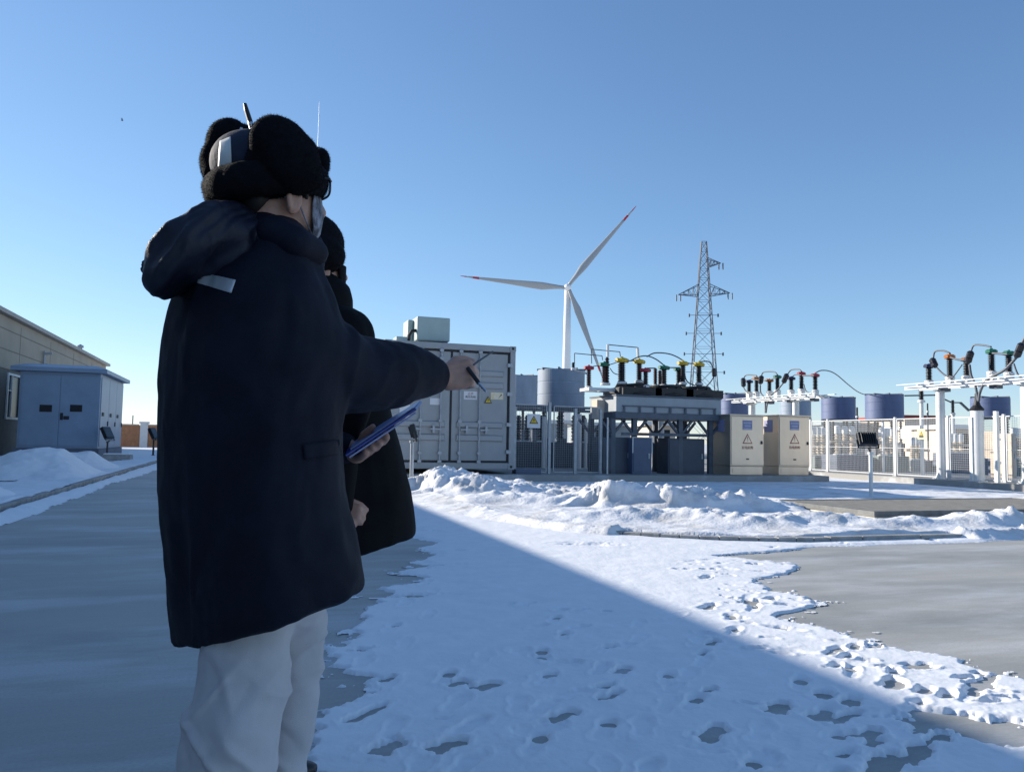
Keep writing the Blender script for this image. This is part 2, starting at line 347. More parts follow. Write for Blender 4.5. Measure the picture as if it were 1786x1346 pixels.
# ---- snow lying on the road, with trodden holes
xl_p = [(1.5, .2), (2.97, .32), (3.35, .42), (3.83, .40), (4.3, .47), (5.06, .60), (5.52, .85), (6.2, 1.15), (6.53, 1.48), (6.86, 1.28), (7.4, 1.6), (8.2, 1.78), (9.5, 1.95), (12, 2.05), (19, 2.2), (24, 3.2)]
xr_p = [(1.5, 3.9), (3.02, 3.76), (3.54, 3.62), (4.11, 3.50), (4.55, 3.52), (4.85, 3.95), (5.2, 4.05), (5.92, 4.2), (6.3, 4.9), (6.6, 5.15), (6.9, 4.75), (7.2, 4.75), (7.5, 6.0), (8.2, 7), (30, 7)]
def snow_road(th0, th1, r0, r1, nt_, nr):
    th = np.radians(np.concatenate([np.linspace(-40, 1.9, 50), np.linspace(2, 54, nt_), np.linspace(54.2, 95, 50)])); rr = np.concatenate([np.linspace(.5, r0*.99, 30), np.exp(np.linspace(math.log(r0), math.log(r1), nr))])
    T, Rr = np.meshgrid(th, rr); X = np.sin(T)*Rr; Y = np.cos(T)*Rr
    xl = np.interp(Y, *zip(*xl_p)); xr = np.interp(Y, *zip(*xr_p))
    big = fbm(X*1.6, Y*1.6, seed=3, o=5, g=.55); fin = fbm(X*9, Y*9, seed=9, o=4)
    mL = X-xl-.03+0.24*big+0.09*fin+0.10*np.abs(vn(X*.5+3, Y*3.4, seed=5))+.16*fbm(X*1.6, Y*5.5, seed=6, o=4, g=.6)
    mR = xr-X+0.30*fbm(X*1.3, Y*2.6, seed=21, o=6, g=.62)+0.07*fin
    ks = Y-(7.62+0.16*fbm(X*1.1, Y*.2, seed=33, o=3)); ks = ks-20*(1-sstep(3.7, 4.9, X))
    m = np.maximum(np.minimum(np.minimum(mL, mR), Y-.2+.5*big), ks+.02*fin)
    t = 0.0145+0.004*big+0.0025*fin+.0008*fbm(X*28, Y*28, seed=44, o=2)+0.004*fbm(X*4, Y*4, seed=40, o=3)+.006*sstep(5.5, 8, Y)
    # trodden and melted hollows
    def hole(px, py, a, b, ang, dep, soft=0.35):
        nonlocal t
        if soft < .4:
            w_ = G(1005, 1245)-G(920, 1280); ang = math.atan2(w_.y, w_.x)+(ang-2.5)*.9; a *= .80
        p = G(px, py); dx, dy = X-p.x, Y-p.y; ca, sa = math.cos(ang), math.sin(ang)
        u = (dx*ca+dy*sa)/a; v = (-dx*sa+dy*ca)/(b*1.25*(1-0.22*np.clip(u, -1, 1)))
        d = np.sqrt(u*u+v*v*(1+.9*np.exp(-((u+.1)/.28)**2)))+0.24*vn(X*15, Y*15, seed=int(px))+.16*vn(X*42, Y*42, seed=int(px)+1)
        t = t-.95*dep*(1-sstep(1-soft, 1.0, d))+0.22*min(dep, .016)*np.exp(-((d-1.25)/0.2)**2)
    D = .045
    for h in [(803, 1194, .10, .045, 2.5, D), (847, 1200, .11, .05, 2.4, D), (1086, 1172, .11, .05, 2.6, D), (1058, 1201, .10, .04, 2.5, D), (1070, 1217, .11, .035, 2.5, D), (985, 1251, .14, .05, 2.4, D),
              (1243, 1282, .13, .055, 2.7, D), (1236, 1209, .09, .03, 2.6, D), (1358, 1240, .12, .055, 2.7, D), (1425, 1253, .11, .05, 2.4, D), (1437, 1216, .12, .05, 2.7, D), (1485, 1228, .13, .05, 2.6, D), (1475, 1255, .16, .035, 2.2, D),
              (1515, 1285, .12, .05, 2.3, D), (1525, 1300, .10, .04, 2.3, D), (775, 1305, .13, .05, 2.4, D), (672, 1308, .14, .06, 2.7, D), (645, 1247, .18, .035, 2.75, D), (676, 1187, .09, .03, 2.6, D), (1090, 1130, .12, .05, 2.3, .010), (915, 1138, .12, .05, 2.2, .012),
              (940, 1150, .06, .035, 2.3, .02), (1560, 1195, .13, .055, 2.75, D), (1560, 1176, .10, .035, 2.7, .02), (1480, 1148, .10, .04, 2.6, .016), (1457, 1165, .09, .035, 2.5, .02), (1420, 1045, .14, .05, 2.6, .02), (1237, 1060, .16, .05, 2.6, .025),
              (1310, 1053, .14, .06, 2.6, .03), (1232, 1009, .13, .04, 2.6, .02), (1345, 1046, .12, .04, 2.6, .016), (1240, 1124, .10, .04, 2.5, D), (1226, 1143, .10, .035, 2.5, .03), (1600, 1317, .18, .05, 2.6, D), (1640, 1290, .12, .04, 2.6, D), (1610, 1278, .09, .03, 2.4, .03),
              (1235, 1303, .13, .06, 2.7, .008), (1330, 1330, .13, .06, 2.7, .012), (945, 1275, .16, .06, 2.3, .010), (1170, 1207, .2, .04, 2.7, .008), (1000, 1215, .2, .05, 2.3, .009), (1540, 1342, .2, .06, 2.6, D), (1475, 1318, .10, .03, 2.2, .02), (1230, 1010, .1, .03, 2.6, .02),
              (1020, 952, .42, .16, 2.85, .022, .9), (890, 1056, .12, .03, 2.7, .010), (920, 1057, .12, .03, 2.7, .012), (980, 1067, .10, .04, 2.5, .012), (1015, 1067, .10, .03, 2.5, .010), (940, 1096, .12, .035, 2.5, .010), (1010, 1097, .13, .04, 2.4, .012), (1610, 1208, .11, .045, 2.6, .022), (1700, 1208, .12, .05, 2.6, .02), (1655, 1215, .10, .04, 2.6, .02), (1530, 1128, .11, .04, 2.5, .03), (1490, 1130, .12, .035, 2.6, .022),
              (1690, 1268, .34, .11, 2.62, D, .5), (1640, 1250, .2, .08, 2.62, D, .5), (1765, 1290, .25, .12, 2.6, D, .5)]: hole(*h)
    rp_ = random.Random(11)                      # walked trails: alternating left and right prints
    for (xa, ya, xb, yb, st) in ((770, 1330, 1180, 1060, .34), (1020, 1342, 1330, 1030, .36), (905, 1300, 985, 1060, .38), (1290, 1342, 1520, 1120, .33), (1100, 1345, 1250, 1150, .37), (1400, 1344, 1720, 1190, .33), (640, 1200, 760, 1005, .36), (700, 1345, 830, 1120, .35)):
        A, B = G(xa, ya), G(xb, yb); dv = (B-A); n_ = max(2, int(dv.length/st)); e = dv.normalized(); q = Vector((-e.y, e.x, 0)); an = math.atan2(e.y, e.x)
        for i in range(n_):
            p = A+dv*(i/n_)+q*((.07 if i % 2 else -.07)+rp_.gauss(0, .025)); an2 = an+rp_.gauss(0, .14); ca, sa = math.cos(an2), math.sin(an2); dx, dy = X-p.x, Y-p.y
            u = (dx*ca+dy*sa)/.14; v = (-dx*sa+dy*ca)/.052; d = np.sqrt(u*u+v*v*(1+1.2*np.exp(-((u+.15)/.25)**2)))+.16*vn(X*18, Y*18, seed=i+70)
            dep = rp_.choice([.004, .005, .007, .009, .013]); t = t-dep*(1-sstep(.7, 1.0, d))+.0026*np.exp(-((d-1.2)/.16)**2)
            if rp_.random() < .3: d2 = np.sqrt(((u-.45)/.35)**2+((v)/.75)**2)+.3*vn(X*26, Y*26, seed=i+91); t = t-.02*(1-sstep(.6, 1, d2))
    rnd = random.Random(5)                       # scuffed, trampled band along the sunlit edge
    for i in range(60):
        y = rnd.uniform(2.6, 7.0); x = np.interp(y, *zip(*xr_p))-abs(rnd.gauss(0.1, .55)); dx, dy = X-x, Y-y
        a = rnd.uniform(1.9, 3.0); ca, sa = math.cos(a), math.sin(a); l = rnd.uniform(.04, .12); d = np.sqrt(((dx*ca+dy*sa)/l)**2+((-dx*sa+dy*ca)/(l*.38))**2)+.35*vn(X*22, Y*22, seed=i)
        t = t-rnd.choice([.008, .014, .03])*(1-sstep(.55, 1, d))+.005*np.exp(-((d-1.3)/.25)**2)
    t = t-0.030*sstep(.42, .55, fbm(X*3.2, Y*5, seed=61, o=4))*sstep(.75, .15, mR)*(mR < .8)
    t = t-0.030*sstep(.36, .44, fbm(X*2.2, Y*4.5, seed=67, o=5, g=.6))*sstep(.6, .1, mL)
    t = np.where(mR < .9, t-.004*sstep(.9, .3, mR), t)
    edge = sstep(0.0, 0.03+.12*sstep(6.4, 7.2, Y), m); Z = 0.003+t*edge
    Z = np.where(m > -0.012, Z, -0.02); Z = np.where(m < 0.0, Z-.02*sstep(0, -.012, m), Z); bits = (fbm(X*4.5, Y*12, seed=63, o=5, g=.62) > .16+.9*np.clip(-mR, 0, 1)) & (mR < .02) & (mR > -.7) & (Y < 7.3); bl = (fbm(X*5, Y*11, seed=64, o=5, g=.62) > .22+.9*np.clip(-mL, 0, 1)) & (mL < .02) & (mL > -.4) & (Y < 11)
    Z = np.where((m < 0) & (bits | bl), .006+.002*fin, Z); keep = (m > -0.06) | bits | bl
    keep &= ~((X > KX+.05) & (Y > KY+.05) & (((X-KX-KR)**2+(Y-KY-KR)**2 < (KR-.05)**2) | (X > KX+KR) | (Y > KY+KR)))
    keep &= (X > -1)
    Z = np.maximum(Z, -0.012)
    return grid_mesh('road_snow', X, Y, Z, keep, 'snow')
struct(snow_road(0, 56, 1.95, 24, 600, 680))

# ---- heaped snow on the island
def ridge_field(X, Y, ridges):
    H = np.zeros_like(X)
    for pts, w, steep in ridges:
        P = [AY(a, b, y) for a, b, y in pts]; best = np.zeros_like(X)
        for A, B in zip(P[:-1], P[1:]):
            dx, dy = B.x-A.x, B.y-A.y; L2 = dx*dx+dy*dy; s = np.clip(((X-A.x)*dx+(Y-A.y)*dy)/L2, 0, 1)
            cx, cy = A.x+s*dx, A.y+s*dy; z = A.z+s*(B.z-A.z); front = (Y-cy) < 0
            d = np.hypot(X-cx, Y-cy)/(w*np.where(front, steep, 1.6)); best = np.maximum(best, z*np.exp(-(d**2)*1.1))
        H = (H**4+best**4)**.25
    return H
RIDGES = [([(728, 856, 17.2), (750, 832, 16.6), (772, 821, 16.2), (825, 834, 15.6), (900, 845, 15.2), (985, 855, 14.8)], .75, .8),
          ([(1000, 862, 13.2), (1044, 850, 12.6), (1070, 847, 12.2), (1140, 853, 11.9), (1225, 859, 11.7), (1300, 867, 11.5), (1372, 884, 11.3)], .42, .75),
          ([(742, 882, 13.5), (800, 872, 13.6), (870, 866, 13.4), (950, 868, 13.0), (1010, 872, 12.6)], .5, .8),
          ([(905, 905, 10.9), (1000, 898, 10.6), (1090, 895, 10.3), (1180, 896, 10.0), (1260, 901, 9.5), (1340, 905, 9.2), (1420, 912, 9.1)], .38, 1.0),
          ([(1380, 903, 9.3), (1440, 902, 9.2), (1500, 914, 9.0)], .3, .9), ([(1480, 920, 8.9), (1550, 914, 8.8), (1590, 910, 8.8), (1640, 917, 8.7)], .28, .9),
          ([(1660, 916, 8.8), (1710, 902, 8.8), (1740, 898, 8.8), (1800, 905, 8.8), (1850, 912, 8.8)], .32, .9), ([(1400, 935, 8.45), (1470, 932, 8.35), (1530, 930, 8.2), (1600, 938, 8.25), (1640, 940, 8.2)], .2, .9)]
xs = np.arange(2.2, 20.2, .042); ys = np.concatenate([np.arange(7.55, 13, .036), np.arange(13, 21, .055)])
X, Y = np.meshgrid(xs, ys)
di = np.where((X < KX+KR) & (Y < KY+KR), KR-np.hypot(X-KX-KR, Y-KY-KR), np.minimum(X-KX, Y-KY))
n1 = fbm(X*1.3, Y*1.3, seed=70, o=6, g=.55); n2 = fbm(X*5, Y*5, seed=77, o=4, g=.55)
Hh = ridge_field(X+.12*vn(X*2.2, Y*2.2, seed=81), Y+.14*vn(X*2.2, Y*2.2, seed=82), RIDGES)
wx = X+.25*vn(X*1.4, Y*1.4, seed=101); wy = Y+.25*vn(X*1.4, Y*1.4, seed=102)
rid = 1-np.abs(fbm(wx*1.9, wy*1.9, seed=90, o=4, g=.55))*2.2
clod = np.clip(fbm(X*6, Y*6, seed=95, o=3), 0, 1)**1.2
n3 = fbm(X*11, Y*11, seed=79, o=3, g=.6); chunk = np.floor((fbm(X*3.1, Y*3.1, seed=97, o=3)+1)*7)/7-1
Z = .08+.03*n1+Hh*(0.93+.16*n2)+.055*(rid-.4)*sstep(.06, .25, Hh)+.09*clod*sstep(.05, .2, Hh)+.012*n2+(.022*n3+.06*chunk)*sstep(.06, .22, Hh)+.006*n3
spill = sstep(-.12, .12, fbm(X*.75, Y*.75, seed=120, o=4)-.10+.9*sstep(10.2, 11.2, Y)*(X < 8)+.05)     # where the snow runs over the kerb
run = .26+.12*n1+.75*sstep(10.2, 12.5, Y)*(X < 8)
cover = np.clip(1+di/np.maximum(run, .1), 0, 1); side = np.maximum(.12*cover**1.3+.04*n2*cover, Hh*sstep(0, .5, cover)*.9)
Zo = spill*side-.014*(1-spill)-.01*(cover <= 0)
Zk = spill*np.maximum(.13+.2*di+.03*n2, .085)+(1-spill)*.028
Z = np.where(di < 0, Zo, np.where(di < .15, np.where(spill > .98, np.maximum(Z, .10), Zk), Z))
Z = np.where((di >= .15) & (di < .6), np.minimum(Z, .05+.25*(1-spill)*(di-.1)+spill*.5+.5*(di-.15)), Z)
Z = np.where(Y > 19.6, Z*(1-.55*sstep(19.6, 20.4, Y)), Z); Z = np.where(X > 18.6, Z*(1-.5*sstep(18.6, 19.5, X)), Z)
kp_ = (Z > -.012) & (di > -1.25)
bank = struct(grid_mesh('snow_bank', X, Y, Z, kp_, 'dirty_snow'))
g = MB(); g.add([(3.7, 12, 0.05), (20, 12, 0.05), (20, 27, 0.05), (3.7, 27, 0.05)], [(0, 1, 2, 3)]); struct(g.build('island_ground', 'snow'))
# ---- left verge
g = MB(); g.add([(-60, -20, 0.06), (-3.34, -20, 0.06), (-3.34, 92, 0.06), (-60, 92, 0.06)], [(0, 1, 2, 3)]); struct(g.build('verge_snow', 'snow'))
xs = np.arange(-4.6, -1.6, .035); ys = np.arange(8.5, 40, .07); X, Y = np.meshgrid(xs, ys)
e = .55+.35*fbm(X*.1, Y*.55, seed=140, o=4); hgt = .075*sstep(-e, -e*.2, -(X+3.2))*(1+.4*fbm(X*2, Y*2, seed=141, o=4))
Z = np.where(X > -3.2, hgt*sstep(-3.2, -3.1, X)+.004-.012, .105+.05*fbm(X*1.2, Y*.8, seed=142, o=4))
Z = np.where((X > -3.36) & (X < -3.13), Z-.06*(fbm(X*.2, Y*.6, seed=143, o=3) > -.25), Z)
struct(grid_mesh('verge_snow_edge', X, Y, Z, (Z > .0) & (X < -3.2+e), 'snow'))
def snow_pile(lab, cpx, prof, y, wy, seed):
    P = [AY(a, b, y) for a, b in prof]; xs = np.arange(P[0].x-.6, P[-1].x+.6, .05); ys = np.arange(y-wy*1.5, y+wy*1.7, .06); X, Y = np.meshgrid(xs, ys)
    top = np.interp(X, [p.x for p in P], [max(p.z, 0.02) for p in P], left=0, right=0)
    n = fbm(X*1.6, Y*1.6, seed=seed, o=5); v = np.clip(1-np.abs((Y-y+.2*n)/wy), 0, 1); Z = .055+top*sstep(0, 1.0, v**.85)*(1+.12*n)+.03*n*sstep(0, .3, top)+.02*np.clip(fbm(X*6, Y*6, seed=seed+3, o=3), 0, 1)
    o = grid_mesh('snow_pile', X, Y, Z, Z > .07, 'snow', org=(P[len(P)//2].x, y, 0.05)); tag(o, lab, 'snow pile', 'shovelled snow piles on the left verge')
snow_pile('largest shovelled snow heap in front of the blue-grey kiosk', 0, [(-60, 830), (0, 803), (40, 790), (75, 787), (110, 789), (140, 808), (170, 830), (195, 842)], 22.5, 2.6, 200)
snow_pile('smaller rounded snow heap between the big heap and the kiosk floodlight', 0, [(90, 800), (120, 791), (160, 791), (185, 808), (205, 822), (215, 828)], 27.5, 2.4, 210)
snow_pile('low snow heap cut off by the lower left, nearest to the kerb', 0, [(-120, 830), (-60, 840), (0, 858), (25, 872), (45, 884), (60, 890)], 15.0, 1.0, 220)
# ================================================================== BUILDING, KIOSK, WALL (left)
bx = -10.0; EV = 6.15
b = thing('site_building', 'long beige metal-clad building with dark lower wall, at the left edge', 'building', (bx-6, 18, 0))
g = MB(); g.box(bx-16, bx, -34, 65.8, 3.9, EV-.02); w = g.build('wall', 'wall_beige', b)
g = MB(); g.box(bx-15.98, bx-.03, -33.97, 40.3, -.02, 3.9); g.box(bx-15.98, bx-.03, 42.6, 65.77, -.02, 3.9); g.box(bx-15.98, bx-.03, 40.3, 42.6, -.02, 1.7); g.box(bx-15.98, bx-.03, 40.3, 42.6, 3.75, 3.9); g.build('lower_wall', 'wall_low', b)
g = MB()
for z in (4.72, 5.58): g.box(bx, bx+.012, -34, 65.8, z-.02, z+.02)
for y in range(-30, 66, 6): g.box(bx+.001, bx+.009, y-.015, y+.015, 3.9, EV-.2)
g.build('panel_seam', 'wall_seam', w)
g = MB(); g.prism([(bx+.25, -34.2, EV), (bx+.25, -34.2, EV+.18), (bx-8, -34.2, EV+1.2), (bx-16.2, -34.2, EV+.18), (bx-16.2, -34.2, EV)], (0, 100.3, 0)); g.build('roof', 'roof_sheet', b)
g = MB(); g.box(bx-.2, bx-.05, 40.3, 42.6, 1.7, 3.75); wi = g.build('window', 'window_glass', b)
g = MB(); g.box(bx-.04, bx+.03, 40.3, 40.45, 1.7, 3.75); g.box(bx-.04, bx+.03, 42.45, 42.6, 1.7, 3.75); g.box(bx-.04, bx+.03, 40.45, 42.45, 1.7, 1.8); g.box(bx-.04, bx+.03, 40.45, 42.45, 3.65, 3.75); g.box(bx-.05, bx+.02, 41.0, 41.08, 1.8, 3.65); g.box(bx-.05, bx+.018, 40.45, 41.0, 2.95, 3.0); g.build('window_frame', 'white_paint', wi)
p = AX(140, 606, bx-.3); g = MB(); g.tube([(bx-.3, p.y, EV), (bx-.3, p.y, EV+.5)], .12, 10); g.lathe([(.2, .5), (.2, .62), (.02, .72)], (bx-.3, p.y, EV)); g.build('roof_vent', 'galvanised', b)
p = AX(78, 612, bx+.1); g = MB(); g.tube([(bx+.1, p.y, p.z-2.2), (bx+.1, p.y, p.z)], .06, 8); g.bar((bx+.1, p.y, p.z-.15), (bx+.45, p.y, p.z-.1), .12); g.build('wall_conduit', 'galvanised', b)
# kiosk
ky = 36.0; a = AY(36, 645, ky); c_ = AY(177, 645, ky); z0 = AY(174, 783, ky).z; zt = c_.z-.03; kx0, kx1 = a.x, c_.x; kyb = AX(214, 700, kx1).y
k = thing('substation_kiosk', 'blue-grey metal substation kiosk with overhanging flat roof', 'kiosk', ((kx0+kx1)/2, ky+2, 0))
g = MB(); g.box(kx0, kx1, ky, kyb, z0, zt-.12); kb = g.build('body', 'kiosk_paint', k, bevel=.02)
g = MB(); g.prism([(kx0-.3, ky-.25, zt-.12), (kx1+.25, ky-.25, zt-.12), (kx1+.25, kyb+.25, zt-.12), (kx0-.3, kyb+.25, zt-.12)], (0, 0, .16)); g.loft([[(kx0-.3, ky-.25, zt+.04), (kx1+.25, ky-.25, zt+.04), (kx1+.25, kyb+.25, zt+.04), (kx0-.3, kyb+.25, zt+.04)], [(kx0+.1, ky+.4, zt+.20), (kx1-.2, ky+.4, zt+.20), (kx1-.2, kyb-.4, zt+.2), (kx0+.1, kyb-.4, zt+.2)]]); g.build('roof', 'kiosk_paint', k)
g = MB(); g.box(kx0-.1, kx1+.06, ky-.08, kyb+.06, -.02, z0); g.build('plinth', 'kiosk_base', k)
xm = (kx0+kx1)/2
for s in (-1, 1):
    g = MB(); xa, xb = (kx0+.08, xm-.012) if s < 0 else (xm+.012, kx1-.08); g.box(xa, xb, ky-.025, ky, z0+.1, zt-.25); d = g.build('door', 'kiosk_paint', k, bevel=.008)
    px = 80 if s < 0 else 133; q = AY(px, 712, ky); g = MB()
    for i in range(5): g.bar((q.x-.2, ky-.04, q.z-.1+i*.05), (q.x+.2, ky-.04, q.z-.1+i*.05), .03, .03)
    g.box(q.x-.22, q.x+.22, ky-.03, ky-.024, q.z-.14, q.z+.14); g.build('vent', 'gasket', d)
q = AY(111, 727, ky); g = MB(); g.box(q.x-.12, q.x-.02, ky-.05, ky-.024, q.z-.12, q.z+.16); g.box(q.x+.0, q.x+.2, ky-.05, ky-.024, q.z-.1, q.z+.04); g.build('door_lock', 'gasket', k)
for i in range(3):
    y0 = ky+.2+i*(kyb-ky-.3)/3; y1 = y0+(kyb-ky-.3)/3-.05; g = MB(); g.box(kx1, kx1+.025, y0, y1, z0+.1, zt-.25); d = g.build('side_door', 'kiosk_paint', k, bevel=.008)
    g = MB(); g.box(kx1+.025, kx1+.05, y0+.3, y0+.7, z0+1.35, z0+1.5); g.build('vent', 'gasket', d); g = MB(); g.box(kx1+.025, kx1+.06, y1-.22, y1-.12, z0+.95, z0+1.15); g.build('door_handle', 'gasket', d)
# brick wall
wy = 74.0; wl = thing('boundary_wall', 'buff brick boundary wall with white pillar, far behind the kiosk', 'wall', (-8, wy, 0))
zt_ = AY(213, 741, wy).z; pts = [AY(x, 780, wy).x for x in (150, 243, 254, 400)]
g = MB(); g.box(-30, pts[1]-.02, wy, wy+.25, -.03, zt_); g.box(pts[2]+.02, 6, wy, wy+.25, -.03, zt_); g.build('brick_panel', 'brick', wl)
g = MB()
for x in (pts[1]-6.6, (pts[1]), pts[1]+6.6, pts[1]+13): g.box(x, x+.6, wy-.1, wy+.4, -.03, zt_+.15); g.box(x-.08, x+.68, wy-.18, wy+.48, zt_+.15, zt_+.32)
g.build('pillar', 'white_paint', wl)
g = MB(); g.box(-30, pts[1]-.1, wy-.05, wy+.3, zt_, zt_+.1); g.box(pts[2]+.1, pts[1]+6.5, wy-.05, wy+.3, zt_, zt_+.1); g.build('coping', 'cream_wall', wl)
p = AD(232, 724, 130); o = MB().tube([(p.x, p.y, -.03), p], .09, 6).build('utility_pole', 'pylon_steel', org=(p.x, p.y, 0)); tag(o, 'thin distant pole rising behind the brick boundary wall', 'pole')

def floodlight(lab, base, zt, head, yaw, hs=(.34, .30, .10), tilt=0.0, pr=.045, pm='galvanised'):
    b = Vector(base); t = thing('floodlight', lab, 'floodlight', b, 'ground floodlights on short posts')
    g = MB(); g.tube([b, (b.x, b.y, zt)], pr, 12); g.lathe([(pr*2.2, 0), (pr*2.2, .02)], b, 12); g.tube([(b.x, b.y, zt), (b.x, b.y, zt+.05)], pr*1.5, 12); g.build('post', pm, t, smooth=False)
    h = Vector(head); d = Vector((math.sin(yaw)*math.cos(tilt), math.cos(yaw)*math.cos(tilt), math.sin(tilt))); x = d.cross(Vector((0, 0, 1))).normalized(); u = x.cross(d)
    def bx(g, c, w, hh, dd):
        vs = [c+x*(i*w/2)+u*(j*hh/2)+d*(k2*dd/2) for k2 in (-1, 1) for i, j in ((-1, -1), (1, -1), (1, 1), (-1, 1))]
        g.add(vs, [(3, 2, 1, 0), (4, 5, 6, 7), (0, 1, 5, 4), (1, 2, 6, 5), (2, 3, 7, 6), (3, 0, 4, 7)])
    g = MB(); bx(g, h, hs[0], hs[1], hs[2])
    for i in range(7): bx(g, h-d*(hs[2]*.5+.02)+x*((i-3)*hs[0]*.12), .012, hs[1]*.8, .04)
    hd = g.build('lamp_head', 'lamp_black', t, bevel=.012); g = MB(); bx(g, h+d*(hs[2]*.5+.003), hs[0]*.86, hs[1]*.84, .004); g.build('lamp_glass', 'lamp_glass', hd)
    g = MB(); top = Vector((b.x, b.y, zt+.03)); e1 = h-x*(hs[0]*.5+.02)-u*.02; e2 = h+x*(hs[0]*.5+.02)-u*.02; lo1 = e1-u*(hs[1]*.62); lo2 = e2-u*(hs[1]*.62)
    g.bar(e1, lo1, .025); g.bar(e2, lo2, .025); g.bar(lo1, lo2, .025); g.bar((lo1+lo2)/2, top, .03); g.build('bracket', 'lamp_black', t)
    return t
f2 = G(1519.5, 871); h2 = AD(1516, 766, (f2-CAM).dot(_f)); zt2 = AX(1519, 792, f2.x).z
floodlight('black square floodlight on a white post behind the grated platform', f2, zt2, h2+Vector((-.02, .05, 0)), math.radians(20), hs=(.40, .30, .12), tilt=-.45, pr=.042, pm='white_paint')
f1 = G(717, 857, .05); h1 = AX(722, 752, f1.x); zt1 = AX(717, 772, f1.x).z
floodlight('small floodlight on a galvanised post in front of the grey container', f1, zt1, h1, math.radians(105), hs=(.26, .30, .10), tilt=.3, pr=.04)
f3 = G(186, 803, .06); floodlight('dark floodlight on a thin post beside the kiosk corner', f3, AX(186, 772, f3.x).z, AX(187, 755, f3.x), math.radians(120), hs=(.45, .5, .14), tilt=.5, pr=.035, pm='lamp_black')
f4 = G(267, 794, .06); floodlight('farthest dark floodlight, in front of the brick boundary wall', f4, AX(267, 766, f4.x).z, AX(268, 756, f4.x), math.radians(120), hs=(.45, .6, .16), tilt=.5, pr=.05, pm='lamp_black')
g = MB(); q = G(205, 806); g.box(q.x-.55, q.x+.5, q.y-.3, q.y+.5, 0.0, .30); o = g.build('concrete_block', 'kerb_stone', org=(q.x, q.y, 0), bevel=.02); tag(o, 'low grey concrete box with snow on top beside the kiosk', 'concrete block')
g = MB(); g.box(q.x-.5, q.x+.45, q.y-.25, q.y+.45, .305, .36); g.build('snow_cap', 'snow', o, bevel=.025)

# ================================================================== CONTAINER
cy = 21.0; cx0, cx1, cz0, cz1 = 3.44, 7.10, .36, 3.77
t = thing('container', 'large grey double-door equipment container behind the snow bank', 'container', ((cx0+cx1)/2, cy+3, .23))
sd_ = .11
g = MB(); g.box(cx0+.04, cx1-.04, cy+.14, cy+9, cz0+.05, cz1-.05)
for i in range(26):
    for xx, s in ((cx0+.04, -1), (cx1-.04, 1)): y = cy+.5+i*.33; g.prism([(xx, y, cz0+.15), (xx+s*.035, y+.05, cz0+.15), (xx+s*.035, y+.14, cz0+.15), (xx, y+.19, cz0+.15)], (0, 0, cz1-cz0-.3))
g.build('body', 'container_paint', t)
g = MB()
for x in (cx0, cx1-.15): g.box(x, x+.15, cy, cy+.2, cz0, cz1)
g.box(cx0+.15, cx1-.15, cy+.002, cy+.2, cz1-.17, cz1-.002); g.box(cx0+.15, cx1-.15, cy+.002, cy+.2, cz0+.002, cz0+.17)
for x in (cx0, cx1-.1): g.box(x, x+.1, cy+.2, cy+9, cz1-.12, cz1+.0); g.box(x, x+.1, cy+.2, cy+9, cz0, cz0+.14)
g.build('frame', 'container_paint', t, bevel=.01)
for x in (cx0, cx1-.17):
    for z in (cz0, cz1-.13):
        g = MB(); g.box(x-.012, x+.18, cy-.014, cy+.17, z-.012, z+.135); f_ = g.build('corner_casting', 'container_paint', t, bevel=.012)
        g = MB(); g.box(x+.05, x+.12, cy-.018, cy-.013, z+.035, z+.10); g.build('slot', 'gasket', f_)
g = MB(); z1, z2 = cz0+.18, cz1-.18; X0, X1 = cx0+.16, cx1-.16; xm = 5.28
for a, b, c2, d2 in ((X0, X1, z2-.045, z2), (X0, X1, z1, z1+.045), (X0, X0+.045, z1+.045, z2-.045), (X1-.045, X1, z1+.045, z2-.045), (xm-.028, xm+.028, z1+.045, z2-.045)): g.box(a, b, cy+.05, cy+.115, c2, d2)
g.build('door_seal', 'gasket', t)
zr = [(AY(890, a, cy).z, AY(890, b_, cy).z) for a, b_ in ((659, 648), (680, 668), (748, 737), (771, 759))]
for s in (0, 1):
    xa, xb = (X0+.05, xm-.03) if s == 0 else (xm+.03, X1-.05)
    g = MB(); g.box(xa, xb, cy+.06, cy+.13, z1+.05, z2-.05); dr = g.build('door', 'container_paint', t, bevel=.006)
    for lo, hi in zr:
        g = MB(); lo, hi = min(lo, hi), max(lo, hi); m1 = .03; xl_, xr_ = xa+.12, xb-.12
        g.loft([[(xl_, cy+.058, lo), (xr_, cy+.058, lo), (xr_, cy+.058, hi), (xl_, cy+.058, hi)], [(xl_+m1, cy+.0, lo+m1), (xr_-m1, cy+.0, lo+m1), (xr_-m1, cy+.0, hi-m1), (xl_+m1, cy+.0, hi-m1)]]); g.build('rib', 'container_paint', dr)
    for rx in ((AY(733, 720, cy).x, AY(768, 720, cy).x) if s == 0 else (AY(802, 720, cy).x, AY(836, 720, cy).x)):
        g = MB(); g.tube([(rx, cy-.01, z1+.06), (rx, cy-.01, z2-.06)], .024, 10)
        for z in (z1+.02, z1+.25, z2-.25, z2-.03, 1.65): g.box(rx-.05, rx+.05, cy-.045, cy+.055, z-.035, z+.035)
        g.build('locking_rod', 'galvanised', dr)
        g = MB(); g.bar((rx+.02, cy-.055, 1.42), (rx+(.28 if s else -.28), cy-.06, 1.43), .035); g.build('handle_bar', 'galvanised', dr); g = MB(); g.box(rx+(.16 if s else -.22), rx+(.22 if s else -.16), cy-.08, cy+.055, 1.33, 1.53); g.build('door_handle', 'galvanised', dr)
    hx = X0 if s == 0 else X1
    for z in (z1+.3, z1+1.05, z1+1.9, z2-.35): g = MB(); g.box(hx-.07, hx+.07, cy-.012, cy+.05, z-.05, z+.05); g.build('hinge', 'galvanised', dr)
